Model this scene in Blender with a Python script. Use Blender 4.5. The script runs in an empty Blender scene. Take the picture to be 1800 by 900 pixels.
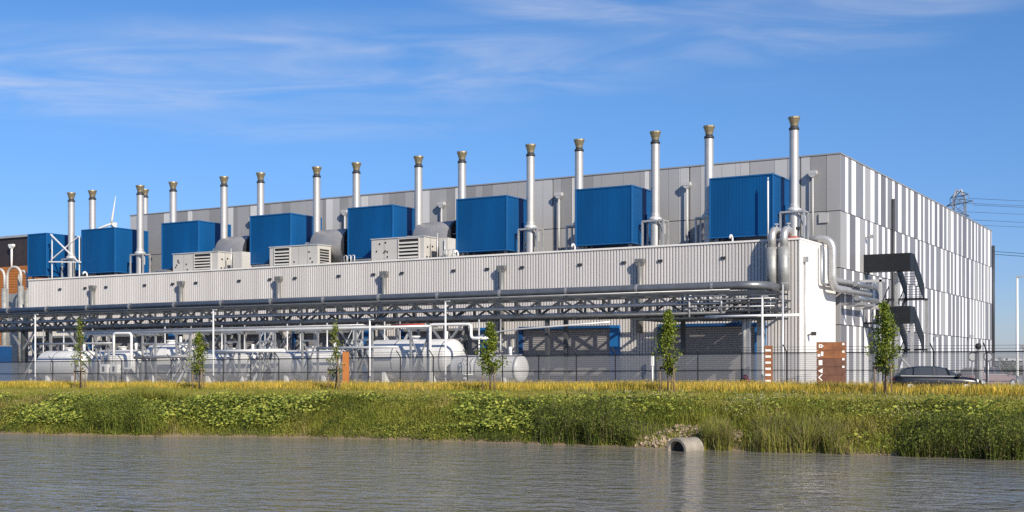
import bpy, math, random
import numpy as np
from mathutils import Vector, Matrix

random.seed(11)
rng = np.random.default_rng(11)
scene = bpy.context.scene
COL = scene.collection

# ------------------------------------------------------------------ survey
# World axes: +X runs along the generator hall's front towards its near (right) end,
# +Y runs back from that front, the near front corner of the hall stands at the origin.
F = 2205.0; HOR = 646.0; CAMZ = 1.4
CX, CY = 26.7, -83.0
def ray(px):
    k = (px - 900) / F
    return (.8596 * k - .511, .511 * k + .8596)
def at_y(px, y):
    d = ray(px); D = (y - CY) / d[1]
    return CX + D * d[0], D
def at_x(px, x):
    d = ray(px); D = (x - CX) / d[0]
    return CY + D * d[1], D
def at_d(px, D):
    d = ray(px)
    return CX + D * d[0], CY + D * d[1]
def zof(py, D):
    return CAMZ + (HOR - py) / F * D
def gz(x):                       # compound level falls slightly to the far end
    return -0.4 * min(1.0, max(0.0, -x / 70.0))

# ------------------------------------------------------------------ mesh builder
def depth_offset(p):
    o = Vector((0, 0, 0))
    while p is not None:
        o += p.location; p = p.parent
    return o

class MB:
    def __init__(self):
        self.v = []; self.f = []; self.m = []; self.s = []
    def add(self, vs, fs, m=0, s=False):
        b = len(self.v); self.v += [tuple(p) for p in vs]
        for q in fs:
            self.f.append(tuple(b + i for i in q)); self.m.append(m); self.s.append(s)
        return self
    def box(self, x0, x1, y0, y1, z0, z1, m=0):
        vs = [(x, y, z) for z in (z0, z1) for y in (y0, y1) for x in (x0, x1)]
        return self.add(vs, [(0, 2, 3, 1), (4, 5, 7, 6), (0, 1, 5, 4), (2, 6, 7, 3), (0, 4, 6, 2), (1, 3, 7, 5)], m)
    def bar(self, p, q, w, h=None, m=0):
        h = h or w; p = Vector(p); q = Vector(q); d = (q - p).normalized()
        up = Vector((0, 0, 1)) if abs(d.z) < .95 else Vector((1, 0, 0))
        a = d.cross(up).normalized(); b = a.cross(d).normalized()
        vs = []
        for e in (p, q):
            for (i, j) in ((-1, -1), (1, -1), (1, 1), (-1, 1)):
                vs.append(e + a * (i * w / 2) + b * (j * h / 2))
        return self.add(vs, [(3, 2, 1, 0), (4, 5, 6, 7), (0, 1, 5, 4), (1, 2, 6, 5), (2, 3, 7, 6), (3, 0, 4, 7)], m)
    def tube(self, pts, r, n=10, m=0, cap=True):
        pts = [Vector(p) for p in pts]; rs = r if isinstance(r, (list, tuple)) else [r] * len(pts)
        prev = None; vs = []
        for i, p in enumerate(pts):
            if i == 0: d = pts[1] - p
            elif i == len(pts) - 1: d = p - pts[i - 1]
            else: d = (pts[i + 1] - p).normalized() + (p - pts[i - 1]).normalized()
            d.normalize()
            if prev is None:
                up = Vector((0, 0, 1)) if abs(d.z) < .9 else Vector((1, 0, 0))
                a = d.cross(up).normalized()
            else:
                a = (prev - d * prev.dot(d)).normalized()
            prev = a; b = d.cross(a)
            for k in range(n):
                t = 2 * math.pi * k / n
                vs.append(p + (a * math.cos(t) + b * math.sin(t)) * rs[i])
        fs = []
        for i in range(len(pts) - 1):
            for k in range(n):
                fs.append((i * n + k, i * n + (k + 1) % n, (i + 1) * n + (k + 1) % n, (i + 1) * n + k))
        self.add(vs, fs, m, True)
        if cap:
            b = len(self.v) - len(vs)
            self.f.append(tuple(b + k for k in range(n))[::-1]); self.m.append(m); self.s.append(False)
            b2 = b + (len(pts) - 1) * n
            self.f.append(tuple(b2 + k for k in range(n))); self.m.append(m); self.s.append(False)
        return self
    def lathe(self, prof, c, axis='z', n=24, m=0, smooth=True):
        vs = []
        for (r, h) in prof:
            for k in range(n):
                t = 2 * math.pi * k / n
                a, b = r * math.cos(t), r * math.sin(t)
                vs.append({'z': (c[0] + a, c[1] + b, c[2] + h), 'x': (c[0] + h, c[1] + a, c[2] + b)}[axis])
        fs = []
        for i in range(len(prof) - 1):
            for k in range(n):
                fs.append((i * n + k, i * n + (k + 1) % n, (i + 1) * n + (k + 1) % n, (i + 1) * n + k))
        return self.add(vs, fs, m, smooth)
    def prism(self, poly, y0, y1, m=0):      # polygon in XZ extruded along Y
        n = len(poly)
        vs = [(x, y0, z) for x, z in poly] + [(x, y1, z) for x, z in poly]
        fs = [tuple(range(n)), tuple(range(2 * n - 1, n - 1, -1))] + [(i, i + n, (i + 1) % n + n, (i + 1) % n) for i in range(n)]
        return self.add(vs, fs, m)
    def build(self, name, mats, parent=None, label=None, kind=None):
        me = bpy.data.meshes.new(name)
        off = depth_offset(parent)
        me.from_pydata([(p[0] - off.x, p[1] - off.y, p[2] - off.z) for p in self.v], [], self.f)
        for mt in (mats if isinstance(mats, (list, tuple)) else [mats]): me.materials.append(mt)
        me.polygons.foreach_set('material_index', self.m)
        me.polygons.foreach_set('use_smooth', self.s)
        me.update()
        o = bpy.data.objects.new(name, me); COL.objects.link(o); o.parent = parent
        if label: o['label'] = label
        if kind: o['kind'] = kind
        return o

def npmesh(name, V, nface, loops_per, mats, midx, parent=None, kind=None):
    """V: (n,k,3) stacks of verts for n pieces; loops_per: list of index tuples inside one piece"""
    n, k, _ = V.shape
    me = bpy.data.meshes.new(name)
    off = depth_offset(parent)
    V = V - np.array([off.x, off.y, off.z])
    me.vertices.add(n * k); me.vertices.foreach_set('co', V.reshape(-1).astype(np.float32))
    lt = [len(q) for q in loops_per]
    tot = np.tile(lt, n); me.loops.add(int(tot.sum())); me.polygons.add(len(tot))
    flat = np.concatenate([np.array(q) for q in loops_per])
    L = (np.arange(n)[:, None] * k + flat[None, :]).reshape(-1)
    me.loops.foreach_set('vertex_index', L.astype(np.int32))
    st = np.concatenate([[0], np.cumsum(tot)[:-1]])
    me.polygons.foreach_set('loop_start', st.astype(np.int32))
    me.polygons.foreach_set('material_index', np.repeat(midx, len(lt)).astype(np.int32))
    for mt in mats: me.materials.append(mt)
    me.update(calc_edges=True); me.validate()
    o = bpy.data.objects.new(name, me); COL.objects.link(o); o.parent = parent
    if kind: o['kind'] = kind
    return o

def thing(name, label, cat, loc=(0, 0, 0), group=None):
    o = bpy.data.objects.new(name, None); o.empty_display_size = .3
    COL.objects.link(o); o.location = loc
    return tag(o, label, cat, group)
def tag(o, label, cat, group=None):
    o['label'] = label; o['category'] = cat
    if group: o['group'] = group
    return o
def copy_tree(o, parent=None):
    c = o.copy(); COL.objects.link(c); c.parent = parent
    for ch in list(o.children): copy_tree(ch, c)
    return c

# ------------------------------------------------------------------ materials
def mat(name, col, rough=.6, metal=0., var=.12, scale=1.5, bump=0., bscale=30., spec=.5, coat=0., stretch=(1, 1, 1)):
    m = bpy.data.materials.new(name); m.use_nodes = True
    nt = m.node_tree; N = nt.nodes; L = nt.links
    p = N['Principled BSDF']
    p.inputs['Roughness'].default_value = rough; p.inputs['Metallic'].default_value = metal
    p.inputs['Specular IOR Level'].default_value = spec
    p.inputs['Coat Weight'].default_value = coat
    tc = N.new('ShaderNodeTexCoord'); mp = N.new('ShaderNodeMapping'); mp.inputs['Scale'].default_value = stretch
    L.new(tc.outputs['Object'], mp.inputs['Vector'])
    nz = N.new('ShaderNodeTexNoise'); nz.inputs['Scale'].default_value = scale; nz.inputs['Detail'].default_value = 5
    L.new(mp.outputs['Vector'], nz.inputs['Vector'])
    rp = N.new('ShaderNodeValToRGB')
    a = [max(0, c * (1 - var)) for c in col]; b = [min(1, c * (1 + var)) for c in col]
    rp.color_ramp.elements[0].position = .3; rp.color_ramp.elements[1].position = .7
    rp.color_ramp.elements[0].color = (*a, 1); rp.color_ramp.elements[1].color = (*b, 1)
    L.new(nz.outputs['Fac'], rp.inputs['Fac']); L.new(rp.outputs['Color'], p.inputs['Base Color'])
    if bump:
        nb = N.new('ShaderNodeTexNoise'); nb.inputs['Scale'].default_value = bscale; nb.inputs['Detail'].default_value = 4
        L.new(mp.outputs['Vector'], nb.inputs['Vector'])
        bp = N.new('ShaderNodeBump'); bp.inputs['Strength'].default_value = bump; bp.inputs['Distance'].default_value = .03
        L.new(nb.outputs['Fac'], bp.inputs['Height']); L.new(bp.outputs['Normal'], p.inputs['Normal'])
    return m

def leafmat(name, col, var=.25, scale=.8, trans=.35, rough=.6):
    m = mat(name, col, rough, var=var, scale=scale, spec=.25)
    nt = m.node_tree; N = nt.nodes; L = nt.links
    p = N['Principled BSDF']; out = N['Material Output']
    tr = N.new('ShaderNodeBsdfTranslucent'); mx = N.new('ShaderNodeMixShader'); mx.inputs[0].default_value = trans
    src = p.inputs['Base Color'].links[0].from_socket
    L.new(src, tr.inputs['Color']); L.new(p.outputs[0], mx.inputs[1]); L.new(tr.outputs[0], mx.inputs[2])
    L.new(mx.outputs[0], out.inputs['Surface'])
    return m

M = {}
M['corr'] = mat('corrugated_steel', (.61, .58, .555), .45, .0, .09, .7, stretch=(1, 1, .08))
M['endwall'] = mat('white_cladding', (.80, .765, .71), .5, 0, .025, .5)
M['coping'] = mat('coping_metal', (.62, .62, .62), .4, .3, .05)
M['roof'] = mat('roof_membrane', (.25, .25, .25), .9)
M['p_dark'] = mat('panel_dark_grey', (.29, .285, .28), .5, .1, .06, .4, stretch=(1, 1, .2))
M['p_mid'] = mat('panel_mid_grey', (.37, .365, .36), .5, .1, .06, .4, stretch=(1, 1, .2))
M['p_light'] = mat('panel_light_grey', (.49, .485, .475), .5, .1, .05, .4, stretch=(1, 1, .2))
M['p_white'] = mat('panel_white', (.82, .82, .82), .45, 0, .03, .4)
M['p_pale'] = mat('panel_pale_grey', (.62, .61, .59), .5, 0, .05, .4)
M['p_blue'] = mat('panel_cool_grey', (.225, .225, .24), .5, .1, .06, .4)
M['p_slate'] = mat('panel_slate_grey', (.175, .17, .185), .5, .1, .06, .4)
M['gap'] = mat('shadow_gap_backing', (.05, .05, .055), .8)
M['blue'] = mat('blue_paint', (.0025, .075, .225), .5, 0, .16, .5, stretch=(1, 1, .2), bump=.0, spec=.25)
M['bluejamb'] = mat('dark_blue_paint_and_lintel_shade', (.006, .055, .17), .5, 0, .06)
M['bluetrim'] = mat('blue_trim_paint', (.006, .10, .28), .45, 0, .06)
M['blueframe'] = mat('blue_frame_paint', (.012, .13, .36), .4, 0, .06)
M['galv'] = mat('galvanised_steel', (.60, .60, .59), .42, .35, .08, 1.2)
M['stack'] = mat('stack_steel', (.55, .53, .50), .45, .55, .07, .8)
M['galvdull'] = mat('dull_galvanised_steel', (.40, .40, .40), .5, .6, .15, 2.)
M['cap'] = mat('brassy_cap_metal', (.40, .33, .20), .42, .7, .2, 3.)
M['dark'] = mat('dark_grey_steel', (.045, .047, .052), .55, .2, .15)
M['racksteel'] = mat('rack_steel', (.095, .10, .105), .55, .5, .2, 2.)
M['zinc'] = mat('weathered_zinc', (.36, .36, .34), .5, .35, .2, 2.5)
M['pipedark'] = mat('dull_zinc_pipe', (.20, .20, .19), .5, .3, .1, 2.)
M['drum'] = mat('drum_sheet_metal', (.36, .345, .33), .55, .25, .12, 1.)
M['pipeline'] = mat('pipeline_lagging', (.22, .225, .23), .4, .6, .12, 1.5)
M['stairsteel'] = mat('black_stair_steel', (.014, .016, .018), .5, 0, .1, spec=.3)
M['lagging'] = mat('lagging_sheet_metal', (.38, .385, .39), .32, .8, .12, 1.5)
M['laglight'] = mat('bright_lagging', (.52, .51, .49), .42, .5, .12, 2.)
M['white'] = mat('white_paint', (.80, .79, .76), .4, 0, .04, 1.)
M['tank'] = mat('tank_white_paint', (.64, .63, .60), .38, 0, .10, 1.6, stretch=(1, 1, .25))
M['acwhite'] = mat('unit_cream_paint', (.52, .50, .46), .5, 0, .05, 1.)
M['shutter'] = mat('shutter_grey', (.30, .285, .28), .5, .2, .06)
M['black'] = mat('black_rubber', (.02, .02, .02), .7)
M['rust'] = mat('weathered_steel', (.23, .085, .030), .75, 0, .3, 3., bump=.2)
M['rust2'] = mat('weathered_steel_dark', (.13, .055, .033), .75, 0, .3, 3., bump=.2)
M['orange'] = mat('orange_timber', (.42, .15, .035), .7, 0, .15, 2.)
M['brownclad'] = mat('dark_brown_cladding', (.035, .028, .028), .6)
M['red'] = mat('red_paint', (.42, .05, .04), .5)
M['concrete'] = mat('concrete', (.25, .22, .175), .85, 0, .35, 2., bump=.3)
M['paving'] = mat('yard_paving', (.28, .27, .26), .9, 0, .15, .5)
M['wood'] = mat('stake_wood', (.22, .15, .09), .85)
M['bark'] = mat('bark', (.16, .12, .085), .9, 0, .25, 5.)
M['carpaint'] = mat('dark_car_paint', (.012, .013, .016), .3, .1, .05, coat=.4)
M['carred'] = mat('pinkish_car_paint', (.30, .20, .19), .35, .1, .05, coat=.5)
M['glass'] = mat('car_glass', (.045, .05, .052), .08, 0, .02, spec=.9)
M['tyre'] = mat('tyre_rubber', (.02, .02, .02), .9)
M['stone'] = mat('rubble_stone', (.34, .25, .18), .85, 0, .4, 3., bump=.4)
M['lampglass'] = mat('lamp_glass', (.75, .75, .72), .2)

# ------------------------------------------------------------------ camera
cam = bpy.data.cameras.new('camera'); co = bpy.data.objects.new('camera', cam); COL.objects.link(co)
co.location = (CX, CY, CAMZ); co.rotation_euler = (math.radians(90), 0, math.asin(.511))
cam.sensor_width = 36; cam.lens = F / 1800 * 36; cam.shift_y = (HOR - 450) / 1800
cam.clip_end = 12000; cam.clip_start = .3
scene.camera = co

# ------------------------------------------------------------------ light and sky
SUN = Vector((.74, -.44, .51)).normalized()
sl = bpy.data.lights.new('sun', 'SUN'); so = bpy.data.objects.new('sun', sl); COL.objects.link(so)
sl.energy = 4.9; sl.angle = math.radians(.53); sl.color = (1.0, .92, .79)
so.rotation_euler = (-SUN).to_track_quat('-Z', 'Y').to_euler()

w = bpy.data.worlds.new('World'); scene.world = w; w.use_nodes = True
nt = w.node_tree; N = nt.nodes; L = nt.links
bg = N['Background']; bg.inputs['Strength'].default_value = .098
sky = N.new('ShaderNodeTexSky'); sky.sky_type = 'NISHITA'; sky.sun_disc = False
sky.sun_elevation = math.asin(SUN.z); sky.sun_rotation = math.atan2(SUN.x, SUN.y)
sky.air_density = 1.0; sky.dust_density = .35; sky.ozone_density = 3.0; sky.altitude = 0
hs = N.new('ShaderNodeHueSaturation'); hs.inputs['Saturation'].default_value = 1.24; hs.inputs['Value'].default_value = 1.0
tint = N.new('ShaderNodeMix'); tint.data_type = 'RGBA'; tint.blend_type = 'MULTIPLY'; tint.inputs[0].default_value = 1; tint.inputs[7].default_value = (.98, .97, 1.10, 1)
tg = N.new('ShaderNodeTexCoord'); sg_ = N.new('ShaderNodeSeparateXYZ'); L.new(tg.outputs['Generated'], sg_.inputs[0])
hz = N.new('ShaderNodeValToRGB'); L.new(sg_.outputs['Z'], hz.inputs['Fac']); hz.color_ramp.interpolation = 'EASE'
hz.color_ramp.elements[0].color = (.68, .75, .95, 1); hz.color_ramp.elements[1].color = (1, 1, 1, 1); hz.color_ramp.elements[1].position = .26
tin2 = N.new('ShaderNodeMix'); tin2.data_type = 'RGBA'; tin2.blend_type = 'MULTIPLY'; tin2.inputs[0].default_value = 1
L.new(sky.outputs[0], tin2.inputs[6]); L.new(hz.outputs['Color'], tin2.inputs[7]); L.new(tin2.outputs[2], tint.inputs[6]); L.new(tint.outputs[2], hs.inputs['Color'])
# thin cirrus: noise on a high flat layer
tc = N.new('ShaderNodeTexCoord'); sx = N.new('ShaderNodeSeparateXYZ'); L.new(tc.outputs['Generated'], sx.inputs[0])
def math_node(op, a=None, b=None, clamp=False):
    n = N.new('ShaderNodeMath'); n.operation = op; n.use_clamp = clamp
    for i, q in enumerate((a, b)):
        if q is None: continue
        if isinstance(q, (int, float)): n.inputs[i].default_value = q
        else: L.new(q, n.inputs[i])
    return n.outputs[0]
def mapr(v, a, b, c, d, t='SMOOTHSTEP'):
    n = N.new('ShaderNodeMapRange'); n.interpolation_type = t
    for i, q in enumerate((a, b, c, d)): n.inputs[i + 1].default_value = q
    L.new(v, n.inputs[0]); return n.outputs[0]
den = math_node('MAXIMUM', math_node('ADD', sx.outputs['Z'], .06), .03)
u = math_node('DIVIDE', sx.outputs['X'], den); v = math_node('DIVIDE', sx.outputs['Y'], den)
# across (camera right) and along (view) coordinates of the cloud layer
ca = math_node('ADD', math_node('MULTIPLY', u, .8596), math_node('MULTIPLY', v, .511))
cb = math_node('ADD', math_node('MULTIPLY', u, -.511), math_node('MULTIPLY', v, .8596))
cc = N.new('ShaderNodeCombineXYZ'); L.new(math_node('MULTIPLY', ca, .8), cc.inputs[0]); L.new(math_node('MULTIPLY', cb, 1.5), cc.inputs[1])
n1 = N.new('ShaderNodeTexNoise'); n1.inputs['Scale'].default_value = 2.2; n1.inputs['Detail'].default_value = 9; n1.inputs['Roughness'].default_value = .56; n1.inputs['Distortion'].default_value = .8
L.new(cc.outputs[0], n1.inputs['Vector'])
n2 = N.new('ShaderNodeTexNoise'); n2.inputs['Scale'].default_value = .55; n2.inputs['Detail'].default_value = 3
L.new(cc.outputs[0], n2.inputs['Vector'])
# banks of cirrus: (across, along, half width, half depth, amount)
bank = None
for (a0, b0, wa, wb, k) in ((-1.25, 3.35, .9, .45, .65), (-.35, 3.3, .75, .38, .62), (.28, 2.78, .42, .22, .75), (.62, 3.02, .42, .26, .55), (.85, 2.75, .3, .2, .6), (-.75, 3.85, .8, .3, .25)):
    e = math_node('ADD', math_node('POWER', math_node('DIVIDE', math_node('SUBTRACT', ca, a0), wa), 2),
                  math_node('POWER', math_node('DIVIDE', math_node('SUBTRACT', cb, b0), wb), 2))
    g = math_node('MULTIPLY', mapr(e, 0, 1.6, 1, 0), k)
    bank = g if bank is None else math_node('MAXIMUM', bank, g)
wis = mapr(n1.outputs['Fac'], .30, .92, 0, 1)
bm = math_node('MULTIPLY', wis, math_node('ADD', bank, math_node('MULTIPLY', mapr(n2.outputs['Fac'], .5, .75, 0, 1), .08)), True)
mxc = N.new('ShaderNodeMix'); mxc.data_type = 'RGBA'
L.new(bm, mxc.inputs[0]); L.new(hs.outputs[0], mxc.inputs[6]); mxc.inputs[7].default_value = (6.0, 6.3, 7.2, 1)
L.new(mxc.outputs[2], bg.inputs['Color'])

vs = scene.view_settings
vs.view_transform = 'Standard'; vs.look = 'None'; vs.exposure = 0.25; vs.gamma = 1.0; vs.use_curve_mapping = False
scene.render.engine = 'CYCLES'
scene.cycles.max_bounces = 6; scene.cycles.transparent_max_bounces = 16
scene.cycles.use_denoising = False; scene.cycles.sample_clamp_indirect = 4

# ------------------------------------------------------------------ terrain
SHX = [-400, -60, -29.0, -20.9, -15.8, -9.5, -2.1, 3.5, 8.6, 13.2, 19.3, 60, 400]
SHY = [-90, -47, -41.0, -39.4, -36.6, -35.4, -34.6, -34.5, -34.4, -34.3, -33.6, -30, -16]
WZ = -2.0
def shore(x):
    x = np.asarray(x, float)
    return np.interp(x, SHX, SHY) + .25 * np.sin(x * .9) * np.sin(x * .37 + 1) + .12 * np.sin(x * 2.3) + .07 * np.sin(x * 5.1 + 2 * np.sin(x))
def gzn(x): return -0.4 * np.clip(-np.asarray(x, float) / 70., 0, 1)
PW = [-60, -6, -1, 0, .25, .7, 4.6, 6.5, 15]; PZ = [-4.0, -3.2, -2.45, -2.06, -1.93, -1.82, -.45, -.26, 0.]
def ground(x, y):
    x = np.asarray(x, float); y = np.asarray(y, float)
    wv = y - shore(x)
    z = np.interp(wv, PW, PZ)
    t = np.clip((wv - 2) / 5, 0, 1)
    z = z + gzn(x) * t + .10 * np.sin(x * .8 + y) * np.sin(y * 1.1 - x * .3) * np.clip((wv - .8) / 2, 0, 1) * np.clip((14 - wv) / 6, 0, 1)
    return z
xs = np.concatenate([np.linspace(-3500, -150, 12), np.linspace(-140, -60, 20), np.arange(-58, 45, .5), np.linspace(46, 140, 24), np.linspace(160, 3500, 12)])
wsx = np.concatenate([[-60, -20, -6, -2, -1, -.4, 0, .12, .25, .5, .7], np.arange(1.1, 9, .5), np.arange(9.5, 24, 1.5), [30, 40, 60, 100, 180, 400, 900, 2000, 5000]])
X, W = np.meshgrid(xs, wsx); Y = shore(X) + W; Z = ground(X, Y)
nr, nc = X.shape
me = bpy.data.meshes.new('ground')
fs = [(r * nc + c, r * nc + c + 1, (r + 1) * nc + c + 1, (r + 1) * nc + c) for r in range(nr - 1) for c in range(nc - 1)]
me.from_pydata(np.stack([X, Y, Z], -1).reshape(-1, 3).tolist(), [], fs)
me.polygons.foreach_set('use_smooth', [True] * len(fs))
gm = mat('ground_soil', (.10, .095, .035), .95, 0, .35, .7, bump=.5, bscale=8)
gn = gm.node_tree; gp = gn.nodes['Principled BSDF']
src = gp.inputs['Base Color'].links[0].from_socket
sp = gn.nodes.new('ShaderNodeSeparateXYZ'); tcg = gn.nodes.new('ShaderNodeTexCoord'); gn.links.new(tcg.outputs['Object'], sp.inputs[0])
nz = gn.nodes.new('ShaderNodeTexNoise'); nz.inputs['Scale'].default_value = 3; ad = gn.nodes.new('ShaderNodeMath'); ad.operation = 'MULTIPLY_ADD'
gn.links.new(nz.outputs['Fac'], ad.inputs[0]); ad.inputs[1].default_value = .35; gn.links.new(sp.outputs['Z'], ad.inputs[2])
mr = gn.nodes.new('ShaderNodeMapRange'); mr.inputs[1].default_value = -1.8; mr.inputs[2].default_value = -1.6; gn.links.new(ad.outputs[0], mr.inputs[0])
mg = gn.nodes.new('ShaderNodeMix'); mg.data_type = 'RGBA'; gn.links.new(mr.outputs[0], mg.inputs[0]); mg.inputs[6].default_value = (.20, .145, .085, 1)
gn.links.new(src, mg.inputs[7]); gn.links.new(mg.outputs[2], gp.inputs['Base Color'])
me.materials.append(gm); me.update()
go = bpy.data.objects.new('ground', me); COL.objects.link(go); go['kind'] = 'structure'

mb = MB(); mb.box(-130, 120, -10.7, 140, -.55, -.42)
yp = MB()
xx = [-200, -70, 0, 160]
for a, b in zip(xx[:-1], xx[1:]):
    za, zb = gz(a) + .03, gz(b) + .03
    yp.add([(a, -11, za), (b, -11, zb), (b, 160, zb), (a, 160, za)], [(0, 1, 2, 3)])
yp.build('yard_paving', M['paving'], kind='structure')

# water
wm = bpy.data.materials.new('water'); wm.use_nodes = True
n = wm.node_tree.nodes; l = wm.node_tree.links; p = n['Principled BSDF']
p.inputs['Base Color'].default_value = (.19, .172, .135, 1); p.inputs['Roughness'].default_value = .07; p.inputs['IOR'].default_value = 1.33
tc2 = n.new('ShaderNodeTexCoord'); mp = n.new('ShaderNodeMapping'); l.new(tc2.outputs['Object'], mp.inputs['Vector'])
mp.inputs['Rotation'].default_value = (0, 0, -math.asin(.511)); mp.inputs['Scale'].default_value = (1, 1.7, 1)
hts = None
for sc, st in ((1.7, .55), (.6, .6), (4.5, .09)):
    q = n.new('ShaderNodeTexNoise'); q.inputs['Scale'].default_value = sc; q.inputs['Detail'].default_value = 2.5; l.new(mp.outputs['Vector'], q.inputs['Vector'])
    k = n.new('ShaderNodeMath'); k.operation = 'MULTIPLY_ADD'; k.inputs[1].default_value = st; l.new(q.outputs['Fac'], k.inputs[0])
    if hts is not None: l.new(hts, k.inputs[2])
    else: k.inputs[2].default_value = 0
    hts = k.outputs[0]
wp = n.new('ShaderNodeTexNoise'); wp.inputs['Scale'].default_value = .11; wp.inputs['Detail'].default_value = 3; l.new(mp.outputs['Vector'], wp.inputs['Vector'])
wr = n.new('ShaderNodeMapRange'); wr.inputs[1].default_value = .35; wr.inputs[2].default_value = .65; wr.inputs[3].default_value = .45; wr.inputs[4].default_value = 1.25; l.new(wp.outputs['Fac'], wr.inputs[0])
bp = n.new('ShaderNodeBump'); l.new(wr.outputs[0], bp.inputs['Strength']); bp.inputs['Distance'].default_value = .30
l.new(hts, bp.inputs['Height']); l.new(bp.outputs['Normal'], p.inputs['Normal'])
wmb = MB(); wmb.add([(-900, -700, WZ), (900, -700, WZ), (900, 10, WZ), (-900, 10, WZ)], [(0, 1, 2, 3)])
wmb.build('water', wm, kind='structure')

# ------------------------------------------------------------------ generator hall (long low building)
X0, X1, HZ = -78.8, 0.0, 10.2
hall = thing('generator_hall', 'long low building with pale corrugated front, white end wall and blue framed shutters', 'building', (-39, 4, 0))
c = MB(); x = X0; per = .235; pr = [(0, 0), (.13, 0), (.15, .11), (.21, .11), (.235, 0)]
pts = []
while x < X1 - .1:
    for (dx, dy) in pr[:-1]: pts.append((min(x + dx, X1 - .02), dy))
    x += per
pts.append((X1 - .02, 0))
vsx = [(a, b, -.6) for a, b in pts] + [(a, b, HZ - .16) for a, b in pts]; k = len(pts)
c.add(vsx, [(i, i + 1, k + i + 1, k + i) for i in range(k - 1)])
c.build('corrugated_wall', M['corr'], hall)
c = MB().box(X0, X1 - .02, .115, 8.25, -.6, HZ - .45); c.build('roof', M['roof'], hall)
c = MB().box(X1 - .018, X1 + .06, -.03, 8.3, -.6, HZ - .13); c.build('end_wall', M['endwall'], hall)
c = MB().box(X0 - .05, X1 + .09, -.06, .25, HZ - .13, HZ); c.box(X1 - .25, X1 + .09, .25, 8.32, HZ - .13, HZ); c.build('parapet_coping', M['endwall'], hall)
c = MB().box(X0 - .05, X0, .0, 8.25, -.6, HZ - .13); c.build('far_end_wall', M['corr'], hall)
# roller doors
def door(xa, xb, zt, blue=True):
    d = MB().box(xa, xa + .3, -.28, -.012, gz(xa) + .01, zt, 2).box(xb - .75, xb, -.28, -.012, gz(xa) + .01, zt)
    d.box(xa + .3, xb - .75, -.28, -.012, zt - .22, zt, 2 if blue else 1)  # on blue doors the lintel's shade is put into its darker blue
    fr = d.build('roller_door', [M['blueframe'], M['galvdull'], M['bluejamb']], hall)
    s = MB(); z = gz(xa) + .02
    while z < zt - .23:
        z2 = min(z + .16, zt - .22)
        s.add([(xa + .3, -.06, z), (xb - .75, -.06, z), (xb - .75, -.10, z + (z2 - z) * .6), (xa + .3, -.10, z + (z2 - z) * .6), (xb - .75, -.06, z2), (xa + .3, -.06, z2)], [(0, 1, 2, 3), (3, 2, 4, 5)])
        z = z2
    s.build('shutter', M['shutter'], fr)
for xa, xb in ((-10.3, -2.3), (-21.9, -13.4), (-33.0, -24.7), (-44.4, -36.0), (-55.6, -47.2), (-66.8, -58.4), (-77.8, -69.6)):
    door(xa, xb, 4.5, xa > -23)
def hooded_pipe(x, y, ztop, zbot, r, m, par, name='downpipe', hw=.33):
    b = MB().tube([(x, y, zbot), (x, y, ztop - .25)], r, 8)
    b.box(x - hw, x + hw, y - .2, y + .2, ztop - .25, ztop)
    b.prism([(x - hw, ztop - .25), (x + hw, ztop - .25), (x + r, ztop - .5), (x - r, ztop - .5)], y - .18, y + .18)
    return b.build(name, m, par)
for x in (-11.7, -23.4, -34.6, -45.9, -57.5, -69.2): hooded_pipe(x, -.3, 9.25, 3.9, .21, M['pipedark'], hall)
for px in (106, 150, 187, 255, 304, 345, 421, 475, 519, 596, 657, 707, 798, 857, 918, 1020, 1097, 1161, 1272):
    x = at_y(px, 0)[0]
    MB().box(x - .18, x + .18, -.1, -.004, 9.0, 9.16).build('wall_lamp', M['dark'], hall)
# end wall fittings
MB().tube([(.16, .75, .4), (.16, .75, 8.6)], .04, 6).box(.06, .34, .62, .92, 8.6, 8.95).build('conduit', M['galvdull'], hall)
MB().bar((.06, 1.6, 3.6), (.45, 1.6, 3.75), .08).box(.35, .65, 1.48, 1.72, 3.6, 3.85).build('wall_lamp', M['dark'], hall)
# small goosenecks on the parapet
for i, x in enumerate((-5.0, -17.5, -28.0, -71.0)):
    t = MB().tube([(x, .6, 9.7), (x, .6, 10.45), (x, .5, 10.6), (x, .35, 10.66), (x, .2, 10.6), (x, .12, 10.45)], .08, 8)
    tag(t.build('gooseneck_vent', M['white']), ('small white gooseneck vent on parapet below near blue box', 'small white gooseneck vent on parapet below second blue box', 'small white gooseneck vent on parapet under third blue box', 'small white gooseneck vent on parapet below the second farthest blue box')[i], 'vent', 'gooseneck vents on the parapet')

# ------------------------------------------------------------------ main hall (tall clad building)
MX0, MX1, MY0, MY1, MZ = -74.7, 0.1, 9.4, 71.0, 17.35
hall2 = thing('clad_hall', 'tall windowless hall clad in grey and white vertical panels behind low building', 'building', (-37, 40, 0))
MB().box(MX0 + .08, MX1 - .08, MY0 + .08, MY1 - .08, -.5, MZ - .12).build('wall', M['gap'], hall2)
MB().box(MX0 + .1, MX1 - .1, MY0 + .1, MY1 - .1, MZ - .119, MZ - .05).build('roof', M['roof'], hall2)
tiers = [(-.4, 4.55), (4.61, 8.78), (8.84, 13.02), (13.08, MZ - .1)]
PM = [M['p_dark'], M['p_mid'], M['p_light'], M['p_white']]
r2 = random.Random(5)
fr = MB(); seq = []
x = MX1 - 1.05
fr_w = []
while x > MX0 + .3:
    wv = r2.choice((.75, 1.0, 1.0, 1.5, 2.0)); x2 = max(MX0, x - wv); fr_w.append((x2, x)); x = x2
LS = []
for pa, pb in ((401, 410), (440, 453), (573, 585), (635, 647), (742, 755), (800, 806), (954, 971), (1004, 1010), (1133, 1141), (1193, 1213), (1293, 1318), (1408, 1424), (330, 338), (288, 298)):
    LS.append((at_y(pa, MY0)[0], at_y(pb, MY0)[0], 2 if pb - pa > 14 else 4))
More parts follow.
